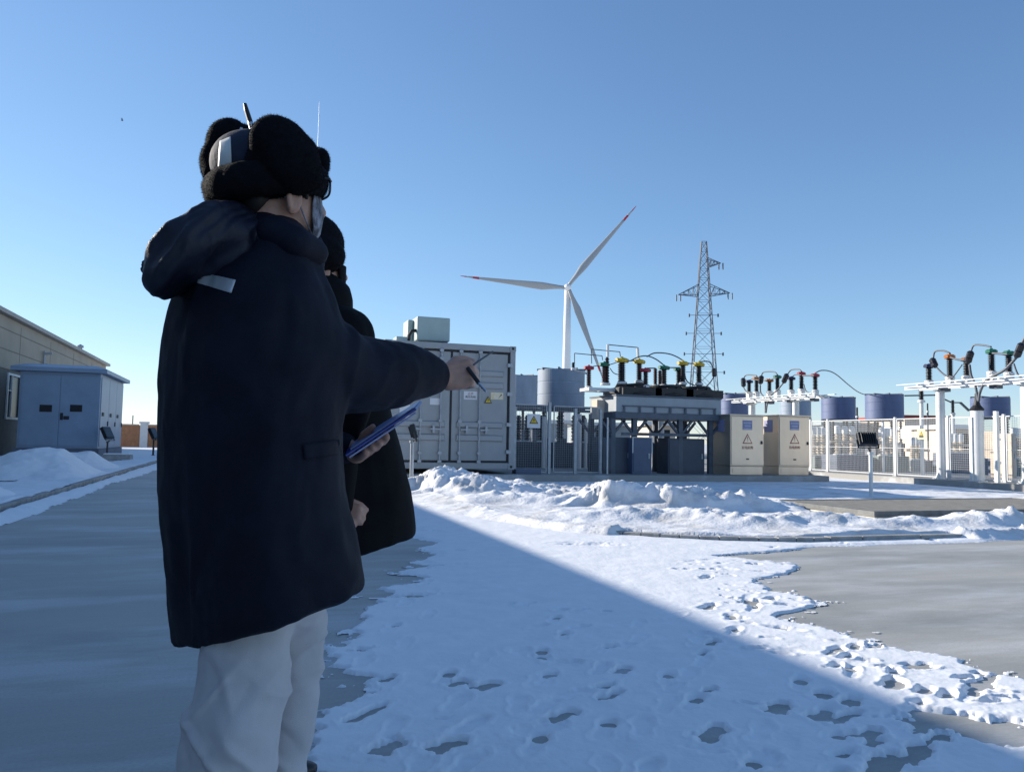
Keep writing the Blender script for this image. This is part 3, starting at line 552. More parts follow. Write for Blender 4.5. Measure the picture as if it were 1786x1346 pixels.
def plate(name, m, p0, p1, y, parent, th=.006):
    q0, q1 = AY(*p0, y), AY(*p1, y); g = MB(); g.box(min(q0.x, q1.x), max(q0.x, q1.x), y-th, y, min(q0.z, q1.z), max(q0.z, q1.z)); return g.build(name, m, parent), q0, q1
def triangle(name, cx, cz, w, y, parent, fill='sign_yellow', border='sign_black', mark='sign_black', bang=False):
    h = w*.87; g = MB(); g.prism([(cx-w/2, y, cz-h/2), (cx+w/2, y, cz-h/2), (cx, y, cz+h/2)], (0, -.004, 0)); o = g.build(name, border, parent)
    k2 = .74; zc = cz-h*.035; g = MB(); g.prism([(cx-w/2*k2, y-.0045, zc-h/2*k2), (cx+w/2*k2, y-.0045, zc-h/2*k2), (cx, y-.0045, zc+h/2*k2)], (0, -.003, 0)); g.build('sign_face', fill, o)
    g = MB()
    if bang: g.box(cx-w*.03, cx+w*.03, y-.011, y-.008, cz-h*.12, cz+h*.2); g.box(cx-w*.03, cx+w*.03, y-.011, y-.008, cz-h*.28, cz-h*.2)
    else: g.prism([(cx+w*.03, y-.008, cz+h*.2), (cx-w*.1, y-.008, cz-h*.06), (cx-w*.01, y-.008, cz-h*.06), (cx-w*.05, y-.008, cz-h*.3), (cx+w*.1, y-.008, cz+.0*h), (cx+w*.02, y-.008, cz+.0*h)], (0, -.003, 0))
    g.build('sign_symbol', mark, o); return o
XD, UD = (1, 0, 0), (0, 0, 1)
sy = cy+.055
s_, q0, q1 = plate('warning_plate', 'sign_white', (809, 682), (832, 697), sy, t)
text_mesh('plate_text', '止步', .085, ((q0.x+q1.x)/2, sy-.008, q0.z*.7+q1.z*.3), XD, UD, 'sign_red', s_); text_mesh('plate_text', '高压危险', .075, ((q0.x+q1.x)/2, sy-.008, q0.z*.3+q1.z*.7), XD, UD, 'sign_black', s_)
q = AY(851, 697, sy); triangle('hazard_sign', q.x, q.z, .22, sy-.02, t)
s_, q0, q1 = plate('ochre_plate', 'sign_ochre', (856, 684), (877.5, 697), sy, t); g = MB(); m_ = (q0+q1)/2
g.prism([(m_.x+.05, sy-.007, m_.z-.05), (m_.x+.02, sy-.007, m_.z-.08), (m_.x+.12, sy-.007, m_.z+.05), (m_.x+.15, sy-.007, m_.z+.04)], (0, -.003, 0)); g.build('plate_mark', 'sign_black', s_)
plate('left_door_plate', 'sign_white', (697, 705), (714, 729), sy, t)
plate('pale_plate', 'sign_white', (750, 694), (767, 706), sy, t)
# air conditioner on the roof
a0, a1 = AY(728, 551, cy+.4), AY(785.5, 556, cy+.4)
o = thing('air_conditioner', 'pale grey-green air-conditioning unit on top of the container', 'air conditioner', ((a0.x+a1.x)/2, cy+.9, cz1))
g = MB(); g.box(a0.x, a1.x, cy+.4, cy+1.5, cz1+.08, a0.z); g.box(a0.x-.16, a0.x, cy+.9, cy+1.6, cz1+.05, a0.z-.04); g.build('casing', 'ac_paint', o, bevel=.03)
g = MB(); g.box(a0.x+.05, a0.x+.15, cy+.45, cy+1.4, cz1, cz1+.08); g.box(a1.x-.15, a1.x-.05, cy+.45, cy+1.4, cz1, cz1+.08); g.build('foot', 'steel_paint', o)
g = MB()
for i in range(9): g.box(a0.x+.03, a0.x+.032+.0, cy+.5, cy+1.4, cz1+.15+i*.06, cz1+.17+i*.06)
g.box(a1.x, a1.x+.012, cy+.55, cy+1.35, cz1+.2, a0.z-.12); g.build('grille', 'gasket', o)
q = AY(716, 580, cy+.5); g = MB(); g.tube([(q.x-.05, cy+.5, cz1+.0), (q.x-.04, cy+.5, cz1+.2), (q.x+.03, cy+.5, cz1+.33), (q.x+.2, cy+.5, cz1+.36)], .05, 10); g.build('pipe', 'black_rubber', o)
g = MB(); g.box(q.x-.42, q.x-.12, cy+.3, cy+.8, cz1, cz1+.14); o2 = g.build('junction_box', 'ac_paint', org=(q.x-.27, cy+.5, cz1), bevel=.01); tag(o2, 'flat grey box on the container roof beside the bent black pipe', 'junction box')

# ================================================================== REACTOR COILS
def reactor(lab, xL, xR, yT, yB, D, m, n_leg=6):
    pl, pr_, pb = AD(xL, yT, D), AD(xR, yT, D), AD((xL+xR)/2, yB, D); c0 = (pl+pr_)/2; r = (pr_-pl).length/2; zb, ztp = pb.z, c0.z
    t = thing('reactor_coil', lab, 'reactor', (c0.x, c0.y, .2), 'air-core reactor coils on insulator legs')
    g = MB(); prof = [(r-.10, 0), (r-.02, 0)]; H = ztp-zb
    for i in range(3): h = H*(i+.04)/3; prof += [(r-.006, h), (r, h+.015), (r, h+H/3*.93), (r-.006, h+H/3*.95)]
    prof += [(r-.02, H), (r-.10, H), (r-.10, .02)]
    g.lathe(prof, (c0.x, c0.y, zb), 72); g.build('winding', m, t, smooth=False)
    for z in (zb-.05, ztp+.02):
        g = MB()
        for k in range(4): a = PI*k/4+.3; d = Vector((math.cos(a), math.sin(a), 0))*(r+.03); g.bar(Vector((c0.x, c0.y, z))-d, Vector((c0.x, c0.y, z))+d, .05, .07)
        g.build('spider_arm', 'steel_paint', t)
    for k in range(n_leg):
        a = 2*PI*k/n_leg+.2; q = Vector((c0.x+math.cos(a)*r*.82, c0.y+math.sin(a)*r*.82, .2)); g = MB(); n = 8; z0, z1 = max(.9, zb-1.1), zb-.08; prof = []
        for i in range(n): h = z0+(z1-z0)*i/n; prof += [(.05, h-.2), (.085, h-.2+(z1-z0)/n*.3), (.05, h-.2+(z1-z0)/n*.55)]
        g.lathe(prof+[(.05, z1-.2)], q, 10); lg = g.build('insulator_leg', 'porcelain_black', t)
        g = MB(); g.box(q.x-.12, q.x+.12, q.y-.12, q.y+.12, .15, z0); g.build('footing', 'dark_box', lg)
    return t, Vector((c0.x, c0.y, 0)), r, zb, ztp
RX = [reactor('pale grey-blue reactor coil half hidden behind the container edge', 886, 940, 656, 712, 41, 'tank_blue_grey'),
      reactor('big grey-blue reactor coil right of the container, under the wind turbine', 938, 1020, 646, 712, 29, 'tank_blue_grey'),
      reactor('reactor coil just right of the grey transformer box, behind the left steel cabinet', 1257, 1304, 688, 727, 36, 'tank_navy'),
      reactor('small teal-grey reactor coil between the gantry posts above the right steel cabinet', 1361, 1413, 700, 728, 46, 'tank_blue_grey'),
      reactor('navy reactor coil immediately right of the middle gantry', 1434, 1490, 694, 732, 42, 'tank_navy'),
      reactor('navy reactor coil behind the black floodlight', 1511, 1573, 689, 732, 38, 'tank_navy'),
      reactor('navy reactor coil at the right edge, behind the thick cable column', 1696, 1757, 694, 728, 36, 'tank_navy')]
# concrete support for the two big coils, its shade put into the colour
g = MB(); e0 = AY(880, 775, 26).x; e1 = AY(1040, 775, 26).x; g.box(e0, e1, 26, 30, .22, 1.12); o = g.build('plinth_block', 'dark_box', org=((e0+e1)/2, 28, .22)); tag(o, 'long base block, coloured dark for its shade, under the two big reactor coils', 'base')
g = MB()
for q in (2.22, 2.34): g.box(e0, e1+.8, 25.6, 25.75, q-.05, q+.04)
for x in (e0, e1): g.box(x, x+.1, 25.6, 25.7, 1.1, 2.2)
o = g.build('steel_gantry', 'steel_paint', org=((e0+e1)/2, 25.6, 1.12)); tag(o, 'dark horizontal steel frame in front of the two big reactor coils', 'frame')

# ================================================================== FENCES
def mesh_panel(p, q, z0, z1, parent, m, sp=.065, r=.0021, fw=.03, mid=None, name='mesh_panel'):
    p = Vector((p[0], p[1], 0)); q = Vector((q[0], q[1], 0)); d = (q-p); L = d.length; e = d/L; g = MB()
    for a, b, za, zb in ((0, L, z0, z0), (0, L, z1, z1), (0, 0, z0, z1), (L, L, z0, z1)):
        g.bar(p+e*a+Vector((0, 0, za)), p+e*b+Vector((0, 0, zb)), fw)
    if mid: g.bar(p+Vector((0, 0, mid)), q+Vector((0, 0, mid)), fw*.6)
    o = g.build(name, m, parent); g = MB(); n = int(L/sp)
    for i in range(1, n): x = p+e*(L*i/n); g.bar(x+Vector((0, 0, z0)), x+Vector((0, 0, z1)), r*2)
    k2 = int((z1-z0)/sp)
    for i in range(1, k2): z = z0+(z1-z0)*i/k2; g.bar(p+Vector((0, 0, z)), q+Vector((0, 0, z)), r*2)
    g.build('wire_mesh', m, o); return o
FX = 20.2; fz0, fz1 = .28, 2.08
t = thing('mesh_fence', 'white wire-mesh fence with tall posts along the right yard', 'fence', (FX, 19, .23))
ys_ = [AX(px, 780, FX).y for px in (1414, 1444, 1562, 1654, 1752)]
ys_ = [ys_[0]+2.4]+ys_+[ys_[-1]-2.1, ys_[-1]-4.2, ys_[-1]-6.3]
for a, b in zip(ys_[:-1], ys_[1:]): mesh_panel((FX, a-.07), (FX, b+.07), fz0, fz1, t, 'fence_white', mid=1.14)
for y in ys_: g = MB(); g.box(FX-.036, FX+.036, y-.036, y+.036, .23, fz1+.06); g.box(FX-.08, FX+.08, y-.08, y+.08, .23, .245); g.build('post', 'fence_white', t)
def hung_sign(lab, px0, px1, py0, py1, m, tri=False):
    a, b = AX(px0, py0, FX-.06), AX(px1, py1, FX-.06); o = thing('warning_sign', lab, 'sign', (FX-.06, (a.y+b.y)/2, b.z)); g = MB(); g.box(FX-.068, FX-.06, b.y, a.y, b.z, a.z); g.build('plate', m, o)
    if tri:
        cyy = (a.y+b.y)/2; cz = (a.z+b.z)/2+.03; w = (a.y-b.y)*.62
        for kk, mm, off in ((1, 'sign_black', .071), (.72, 'sign_yellow', .074)):
            g = MB(); zz = cz-(1-kk)*w*.03; g.prism([(FX-off, cyy-w/2*kk, zz-w*.43*kk), (FX-off, cyy+w/2*kk, zz-w*.43*kk), (FX-off, cyy, zz+w*.43*kk)], (.002, 0, 0)); g.build('hazard_triangle', mm, o)
        g = MB(); g.prism([(FX-.077, cyy-w*.03, cz+w*.2), (FX-.077, cyy+w*.1, cz-w*.08), (FX-.077, cyy+w*.02, cz-w*.08), (FX-.077, cyy+w*.05, cz-w*.3), (FX-.077, cyy-w*.1, cz), (FX-.077, cyy-w*.02, cz)], (.002, 0, 0)); g.build('sign_symbol', 'sign_black', o)
        g = MB(); g.box(FX-.072, FX-.068, b.y+.06, a.y-.06, b.z+.05, b.z+.11); g.build('sign_caption', 'sign_black', o)
    return o
hung_sign('blank white plate hung on the mesh fence beside the yellow sign', 1571, 1590, 748, 765, 'sign_white')
hung_sign('pale yellow hazard-triangle sign hung on the mesh fence', 1600.5, 1614, 748, 766, 'sign_pale_yellow', True)
t = thing('yard_fence', 'galvanised wire-mesh fence between the container and the transformer', 'fence', (8.6, 21.5, .23))
xp = [AY(px, 780, 21.5).x for px in (897, 956, 960, 1003, 1047)]
mesh_panel((xp[0], 21.5), (xp[1]-.06, 21.5), .27, AY(930, 706, 21.5).z, t, 'galvanised'); mesh_panel((xp[2]+.1, 21.5), (xp[4], 21.5), .27, AY(960, 708, 21.5).z, t, 'galvanised')
for x in (xp[0], xp[1]+.03, xp[3], xp[4]): g = MB(); g.box(x-.04, x+.04, 21.46, 21.54, .23, 2.28 if x == xp[1]+.03 else 2.12); g.build('post', 'galvanised', t)
q = AY(931, 734, 21.44); g = MB(); g.box(q.x-.2, q.x+.2, 21.44, 21.45, q.z-.2, q.z+.2); hs_ = g.build('hazard_plate', 'sign_white', t); triangle('hazard_sign', q.x, q.z+.04, .27, 21.438, t)
g = MB(); q = AY(920, 820, 21.2); g.box(q.x-.38, q.x+.38, 21.1, 21.45, .23, .36); o = g.build('step_block', 'navy_box', org=(q.x, 21.3, .23), bevel=.02); tag(o, 'small flat blue-grey step at the foot of the yard fence', 'step')
q = AY(1059, 830, 21.3); q2 = AY(1060, 728, 21.3); o = MB().tube([(q.x, 21.3, .23), (q.x, 21.3, q2.z)], .025, 8).build('marker_pole', 'white_paint', org=(q.x, 21.3, .23)); tag(o, 'thin white pole in front of the dark cabinets', 'pole')
# ================================================================== TRANSFORMER BOX, CABINETS
def insulator(parent, base, top, r, m='porcelain_black', cap=None, capm=None, n=14, sheds=9):
    b = Vector(base); tp = Vector(top); ax = (tp-b); L = ax.length; h0, h1 = .07*L, (.79 if capm else .95)*L; prof = [(r*.95, 0), (r*.95, h0*.5), (r*.6, h0)]
    for i in range(sheds):
        h = h0+(h1-h0)*i/sheds; s = (h1-h0)/sheds; prof += [(r*.62, h), (r, h+s*.35), (r*.62, h+s*.6)]
    prof += [(r*.6, h1), (r*.6, h1+.01)]
    g = MB(); g.lathe(prof, b, n, ax); o = g.build('insulator', m, parent)
    g = MB(); g.lathe([(r*1.3, -.03), (r*1.3, .03), (r*.9, .05)], b, n, ax); g.build('foot', 'white_paint', o)
    if capm:
        g = MB(); g.lathe([(r*.7, h1-.02*L), (r*1.45, h1), (r*1.55, h1+.10*L), (r*1.1, h1+.15*L), (r*.4, h1+.17*L), (r*.3, L)], b, n, ax); g.lathe([(r*.55, -r*1.9), (r*.55, r*1.9)], b+ax.normalized()*(h1+.07*L), 8, (1, .25, 0)); g.build('cap', capm, o)
    return o
ty = 21.5; tx0, tx1 = AY(1075, 691, ty).x, AY(1258, 696, ty).x; tz1 = 2.54; tz0 = AY(1160, 728, ty).z
t = thing('transformer_box', 'long grey transformer box on braced steel legs with black coils on top', 'transformer', ((tx0+tx1)/2, ty+.9, .23))
g = MB(); g.box(tx0, tx1, ty, ty+1.9, tz0+.12, tz1); g.build('casing', 'box_grey', t, bevel=.02)
g = MB(); g.box(tx0-.03, tx1+.03, ty-.03, ty+1.93, tz0-.06, tz0+.12)
n = 6
for i in range(n+1): x = tx0+.25+(tx1-tx0-.5)*i/n; g.box(x-.03, x+.03, ty-.05, ty-.031, tz0+.12, tz0+.3)
g.box(tx0+.2, tx1-.2, ty-.045, ty-.002, tz0+.30, tz0+.33); g.build('base_frame', 'steel_paint', t)
g = MB(); g.box(tx0-.02, tx1+.02, ty-.02, ty+1.92, tz1+.002, tz1+.05); g.build('lid', 'steel_paint', t)
for px in (1072, 1110, 1190, 1243):
    for yy in (ty+.15, ty+1.7):
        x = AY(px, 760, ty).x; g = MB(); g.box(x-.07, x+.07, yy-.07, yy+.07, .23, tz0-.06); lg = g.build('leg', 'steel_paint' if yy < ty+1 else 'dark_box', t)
        g = MB()
        for s in (-1, 1): g.bar((x+s*.05, yy, tz0-.5), (x+s*.42, yy, tz0-.08), .07)
        g.build('brace', 'steel_paint', lg)
g = MB(); g.bar((tx0+.2, ty+.02, tz0-.52), (tx1-.5, ty+.02, tz0-.52), .06, .09); g.build('tie_bar', 'steel_paint', t)
for px in (1105, 1160, 1212):
    q = AY(px, 684, ty+.8); g = MB()
    for i in range(7):
        rr = .70-.05*(i % 2)-.035*i; z = tz1+.09+i*.05; pts = [(q.x+rr*1.0*math.cos(a), ty+.85+rr*math.sin(a), z+.012*math.sin(3*a+i)) for a in np.linspace(0, 2*PI, 37)]; g.tube(pts, .04, 7, cap=False)
    g.box(q.x-.66, q.x+.66, ty+.2, ty+1.5, tz1+.05, tz1+.3)
    for k in range(10): a = 2*PI*k/10; g.box(q.x+.55*math.cos(a)-.04, q.x+.55*math.cos(a)+.04, ty+.85+.55*math.sin(a)-.04, ty+.85+.55*math.sin(a)+.04, tz1+.2, tz1+.30+.03*(k % 3))
    g.build('cable_coil', 'black_rubber', t)
# bushings standing on the transformer, coloured caps, and jumpers
def put(px, y0, y1, y): a = AY(px, y1, y); b2 = AY(px, y0, y); return a, b2
BUSH = [(1085, 622, 668, 22.3, .095, 'porcelain_black', 'cap_yellow'), (1115, 625, 666, 22.3, .085, 'porcelain_black', 'cap_yellow'), (1126, 641, 674, 21.9, .075, 'porcelain_black', 'cap_red'), (1143, 641, 673, 22.9, .06, 'porcelain_brown', None), (1151, 645, 673, 22.9, .06, 'porcelain_brown', None),
        (1158, 636, 673, 22.3, .085, 'porcelain_black', 'cap_green'), (1184, 640, 671, 22.6, .08, 'porcelain_black', 'cap_green'), (1191, 628, 669, 22.3, .085, 'porcelain_black', 'cap_yellow'), (1219, 630, 670, 22.3, .085, 'porcelain_black', 'cap_yellow')]
for px, y0, y1, yy, r, m, cm in BUSH: a, b2 = put(px, y0, y1, yy); insulator(t, a, b2, r*1.28, m, capm=cm); g = MB(); g.box(a.x-.07, a.x+.07, a.y-.07, a.y+.07, tz1+.05, a.z-.0); g.build('pedestal', 'steel_paint', t)
def cable(parent, pts, y, r=.02, m='cable_grey', name='cable', n=18):
    P = [AY(p[0], p[1], p[2] if len(p) > 2 else y) for p in pts]; out = []
    for i in range(len(P)-1):                     # catmull-rom
        p0, p1, p2, p3 = P[max(i-1, 0)], P[i], P[i+1], P[min(i+2, len(P)-1)]
        for k in range(6):
            s = k/6; out.append(0.5*((2*p1)+(p2-p0)*s+(2*p0-5*p1+4*p2-p3)*s*s+(3*p1-p0-3*p2+p3)*s**3))
    out.append(P[-1]); return MB().tube(out, r, 7).build(name, m, parent, smooth=True)
for pts in ([(1100, 629), (1115, 622), (1130, 621), (1145, 627), (1158, 637)], [(1128, 622), (1140, 616), (1155, 615.5), (1170, 618), (1182, 623), (1190, 628)], [(1090, 630), (1100, 629), (1113, 628)], [(1158, 640), (1170, 641), (1184, 641)], [(1192, 632), (1206, 634), (1218, 632)], [(1220, 631), (1233, 630), (1240, 634), (1244, 645), (1245, 655), (1240, 665), (1232, 674), (1228, 680)], [(1128, 642), (1137, 642), (1143, 642)], [(1192, 640), (1196, 660), (1202, 668), (1212, 672)]): cable(t, pts, 22.3)
a, b2 = AY(1245, 642, 22.3), AY(1246, 657, 22.3); MB().lathe([(.05, 0), (.075, .03), (.075, (a-b2).length-.03), (.04, (a-b2).length)], b2, 10, a-b2).build('surge_arrester', 'porcelain_black', t)
# white bus frame at the left of the transformer
t = thing('busbar_stand', 'white steel busbar stand with red and green capped insulators left of the transformer', 'busbar stand', (AY(1045, 690, 22.6).x, 22.6, .23))
by = 22.6; x0, x1 = AY(1019, 688, by).x, AY(1068, 688, by).x; zz = AY(1040, 680, by).z
g = MB(); g.box(x0, x1+.8, by-.35, by-.25, zz-.05, zz+.05); g.box(x0, x1+.8, by+.25, by+.35, zz-.05, zz+.05)
for x in (x0, (x0+x1)/2, x1): g.box(x, x+.08, by-.25, by+.25, zz-.045, zz+.045)
g.build('beam', 'white_paint', t)
for x in (x1-.3,): g = MB(); g.box(x, x+.14, by-.1, by+.04, .23, zz-.05); g.build('column', 'steel_paint', t)
g = MB(); a = AY(1050, 690, by); g.box(a.x-.3, a.x+.05, by-.3, by+.1, a.z-.72, a.z-.15); g.build('drive_box', 'cream_wall', t)
g = MB(); g.box(a.x+.1, a.x+.32, by-.3, by+.1, a.z-.72, a.z-.2); g.build('drive_box', 'navy_box', t)
for px, y0, y1, r, m, cm in ((1027, 636, 676, .075, 'porcelain_brown', 'cap_red'), (1054, 630, 670, .08, 'porcelain_brown', 'cap_green'), (1059, 621, 670, .065, 'porcelain_brown', None), (1081, 632, 672, .06, 'cable_grey', None)):
    a, b2 = put(px, y0, y1, by); insulator(t, a, b2, r*1.2, m, capm=cm)
for pts in ([(1002, 633), (1002, 616), (1050, 620.5), (1051, 628)], [(1032, 634), (1031, 609), (1081, 613.5), (1082, 622)]): 
    P = [AY(p[0], p[1], by) for p in pts]; g = MB()
    for u, v in zip(P[:-1], P[1:]): g.tube([u, v], .014, 6)
    g.build('bus_rod', 'cable_grey', t)
P = [AY(1060, 622, by), AY(1060, 601, by), AY(1112, 606, by), AY(1113, 626, by)]; g = MB(); g.tube([P[0], P[1]], .045, 8); g.tube([P[2], P[3]], .045, 8); g.build('bus_riser', 'white_paint', t); MB().tube([P[1], P[2]], .016, 6).build('bus_rod', 'cable_grey', t)
for pts in ([(1027, 641), (1040, 638), (1054, 638)], [(1063, 636), (1075, 632), (1085, 627)], [(1064, 642), (1070, 650), (1078, 653), (1084, 650)], [(1003, 644), (1010, 645), (1022, 644)]): cable(t, pts, by, .014)
a, b2 = put(1000, 632, 644, by); insulator(t, a, b2, .06, 'porcelain_black')
g = MB(); a = AY(1000, 645, by); b2 = AY(1027, 652, by); g.bar(a, b2, .06); g.build('arm', 'galvanised', t)
# dark cabinets under / beside the transformer box
def cabinet(lab, x0, x1, y0, y1, z0, z1, m, name='dark_cabinet', trim=False):
    t = thing(name, lab, 'cabinet', ((x0+x1)/2, (y0+y1)/2, z0)); g = MB(); g.box(x0, x1, y0, y1, z0, z1); g.build('body', m, t, bevel=.015)
    g = MB(); g.box(x0+.04, x1-.04, y0-.018, y0, z0+.08, z1-.05); d = g.build('door', m, t, bevel=.006); g = MB(); g.box(x1-.13, x1-.09, y0-.04, y0-.018, (z0+z1)/2-.08, (z0+z1)/2+.08); g.build('handle', 'galvanised', d)
    if trim:
        g = MB(); g.box(x0-.01, x0+.02, y0-.03, y0-.019, z1-.45, z1); g.box(x1-.02, x1+.01, y0-.03, y0-.019, z1-.45, z1); g.box(x0-.01, x1+.01, y0-.03, y0-.019, z1, z1+.02); g.build('edge_trim', 'white_paint', t)
    return t
q0, q1 = AY(1049, 762, 21.6), AY(1101, 763, 21.6); cabinet('dark cabinet standing left under the transformer box', q0.x, q1.x, 21.6, 22.3, .23, q0.z, 'dark_box')
q0, q1 = AY(1103, 763, 21.3), AY(1137, 764, 21.3); cabinet('navy cabinet with pale edge trim, between the dark cabinets under the transformer', q0.x, q1.x, 21.3, 21.9, .23, q0.z, 'navy_box', trim=True)
q0, q1 = AY(1165, 764, 21.6), AY(1229, 765, 21.6); cabinet('wider dark cabinet standing right under the transformer box', q0.x, q1.x, 21.6, 22.3, .23, q0.z, 'dark_box')
def steel_cabinet(lab, px0, px1, pyT):
    y = 20.95; x0, x1 = AY(px0, 780, y).x, AY(px1, 780, y).x; zt = AY((px0+px1)/2, pyT, y).z
    t = thing('steel_cabinet', lab, 'cabinet', ((x0+x1)/2, y+.5, .23), 'brushed steel cabinets on the pad')
    g = MB(); g.box(x0, x1, y, y+1.1, .50, zt); g.box(x0+.02, x1-.02, y+.03, y+1.08, .23, .50); g.build('body', 'stainless', t, bevel=.012)
    g = MB(); g.box(x0-.04, x1+.04, y-.05, y+1.14, zt, zt+.04); g.build('rain_hood', 'stainless', t, bevel=.008)
    g = MB(); g.box(x0+.03, x1-.03, y-.022, y, .54, zt-.03); d = g.build('door', 'stainless', t, bevel=.008)
    g = MB(); g.box(x1-.12, x1-.07, y-.045, y-.022, 1.18, 1.28); g.tube([(x1-.095, y-.05, 1.22), (x1-.095, y-.02, 1.22)], .03, 10); g.build('handle', 'lamp_black', d)
    xm = (x0+x1)/2; g = MB(); g.box(xm-.17, xm+.17, y-.03, y-.0225, zt-.43, zt-.14); pl = g.build('name_plate', 'blue_plate', d)
    g = MB()
    for i, w in enumerate((.15, .11, .16)): g.box(xm-w, xm+w, y-.034, y-.0305, zt-.22-.09*i-.02, zt-.22-.09*i+.02)
    g.build('plate_line', 'plate_ink', pl)
    triangle('hazard_sign', xm, zt-.70, .36, y-.0225, d, fill='stainless', border='sign_red', mark='sign_red', bang=True)
    text_mesh('caption', '有电危险', .105, (xm, y-.026, zt-.98), XD, UD, 'sign_red', d)
    g = MB(); g.box(xm-.05, xm+.05, y-.03, y-.0225, .70, .74); g.build('badge', 'lamp_black', d)
    g = MB(); g.box(x0+.1, x1-.1, y+.02, y+.028, .30, .44); g.build('kick_panel', 'stainless', t)
    pl2 = MB(); pl2.box(x0-.008, x0, y+.3, y+.72, zt-.5, zt-.12); pl2.build('side_plate', 'blue_plate', t)
steel_cabinet('left brushed steel cabinet, next to the transformer legs', 1273.5, 1332, 725)
steel_cabinet('right brushed steel cabinet, next to the white mesh fence', 1358, 1412, 726)

# ================================================================== GANTRIES over the fence line
def gantry(lab, name_x, yA, yB, zb, cols, ins, arrs, cabs, loc, X=FX, extra=None):
    t = thing('busbar_gantry', lab, 'gantry', loc, 'white busbar gantries with capped insulators')
    g = MB()
    for dx in (-.30, .30): g.box(X+dx-.035, X+dx+.035, min(yA, yB), max(yA, yB), zb-.05, zb+.05)
    n = 5
    for i in range(n): y = yA+(yB-yA)*(i+.5)/n; g.box(X-.55, X+.55, y-.03, y+.03, zb+.052, zb+.09)
    g.build('beam', 'white_paint', t)
    g = MB()
    for dx in (-.55, .55): g.box(X+dx-.015, X+dx+.015, min(yA, yB)-.1, max(yA, yB)+.1, zb+.092, zb+.115)
    g.build('rail', 'galvanised', t)
    g = MB()
    for i in range(4): y = yA+(yB-yA)*(i+.7)/4; g.box(X-.14, X+.10, y-.12, y+.12, zb-.16, zb-.052)
    g.build('terminal_box', 'steel_paint', t)
    for px in cols:
        y = AX(px, 700, X).y; g = MB(); g.lathe([(.26, 0), (.26, .03), (.135, .031), (.125, zb-.33), (.2, zb-.325), (.2, zb-.30)], (X, y, .21), 20); co = g.build('column', 'white_paint', t, smooth=False)
        for i in range(4): a = PI*i/2; g = MB(); d = Vector((math.cos(a), math.sin(a), 0)); p = Vector((X, y, .24)); g.prism([p+d*.12, p+d*.24, p+d*.12+Vector((0, 0, .22))], Vector((-d.y, d.x, 0))*.012); g.build('gusset', 'white_paint', co)
    for px, y0, y1, cm in ins:
        q = AX(px, y1, X); tp = AX(px, y0, X); tp = Vector((q.x, q.y, tp.z)); insulator(t, q, tp, .105, 'porcelain_black', capm=cm)
        g = MB(); g.box(q.x-.09, q.x+.09, q.y-.09, q.y+.09, zb+.092, max(q.z-.02, zb+.12)); g.box(q.x-.32, q.x+.32, q.y-.04, q.y+.04, zb+.052, zb+.091); g.build('mount', 'white_paint', t)
    for p0, p1 in arrs:
        a, b2 = AX(*p0, X-.5), AX(*p1, X-.5); L = (b2-a).length; MB().lathe([(.05, 0), (.1, .05), (.1, L*.5), (.08, L*.52), (.1, L*.56), (.1, L-.06), (.04, L)], a, 12, b2-a).build('surge_arrester', 'porcelain_black', t)
    for pts, r in cabs:
        P = [AX(p[0], p[1], X-.3) for p in pts]; out = []
        for i in range(len(P)-1):
            p0, p1, p2, p3 = P[max(i-1, 0)], P[i], P[i+1], P[min(i+2, len(P)-1)]
            for k in range(6): s = k/6; out.append(0.5*((2*p1)+(p2-p0)*s+(2*p0-5*p1+4*p2-p3)*s*s+(3*p1-p0-3*p2+p3)*s**3))
        out.append(P[-1]); MB().tube(out, r, 7).build('cable', 'cable_grey', t, smooth=True)
    return t
ya, yb = AX(1287, 697, FX).y, AX(1434, 690, FX).y
gantry('middle white gantry of red, green and orange capped insulators above the steel cabinets', FX, ya, yb, 2.98, (1312, 1388), [(1306.5, 662, 685, 'cap_navy'), (1319.5, 656, 685, 'cap_orange'), (1342, 660, 684, 'cap_orange'), (1356, 653, 682, 'cap_green'), (1380, 656, 682, 'cap_navy'), (1398, 647, 680, 'cap_red'), (1422, 650, 682, 'cap_red')],
       [((1296, 659), (1297, 675)), ((1328.5, 655), (1326, 670)), ((1373, 652), (1366, 668))],
       [([(1297, 660), (1302, 654), (1318, 654.5), (1320, 658)], .025), ([(1308, 663), (1312, 661), (1324, 663), (1340, 664)], .02), ([(1328, 656), (1332, 649), (1350, 648.5), (1356, 654)], .025), ([(1374, 652), (1380, 645), (1393, 644), (1398, 648)], .025), ([(1382, 657), (1387, 653.5), (1398, 654)], .02), ([(1343, 662), (1356, 658)], .02), ([(1400, 655), (1411, 655), (1421, 655)], .03),
        ([(1326, 671), (1327, 685), (1334, 696), (1335, 720)], .03), ([(1366, 668), (1356, 680), (1341, 694), (1336, 720)], .03), ([(1297, 676), (1303, 684), (1316, 688)], .025), ([(1402, 670), (1406, 682), (1416, 686)], .02)], (FX, (ya+yb)/2, .23))
ya, yb = AX(1592, 676, FX).y, AX(1786, 663, FX).y-3.2
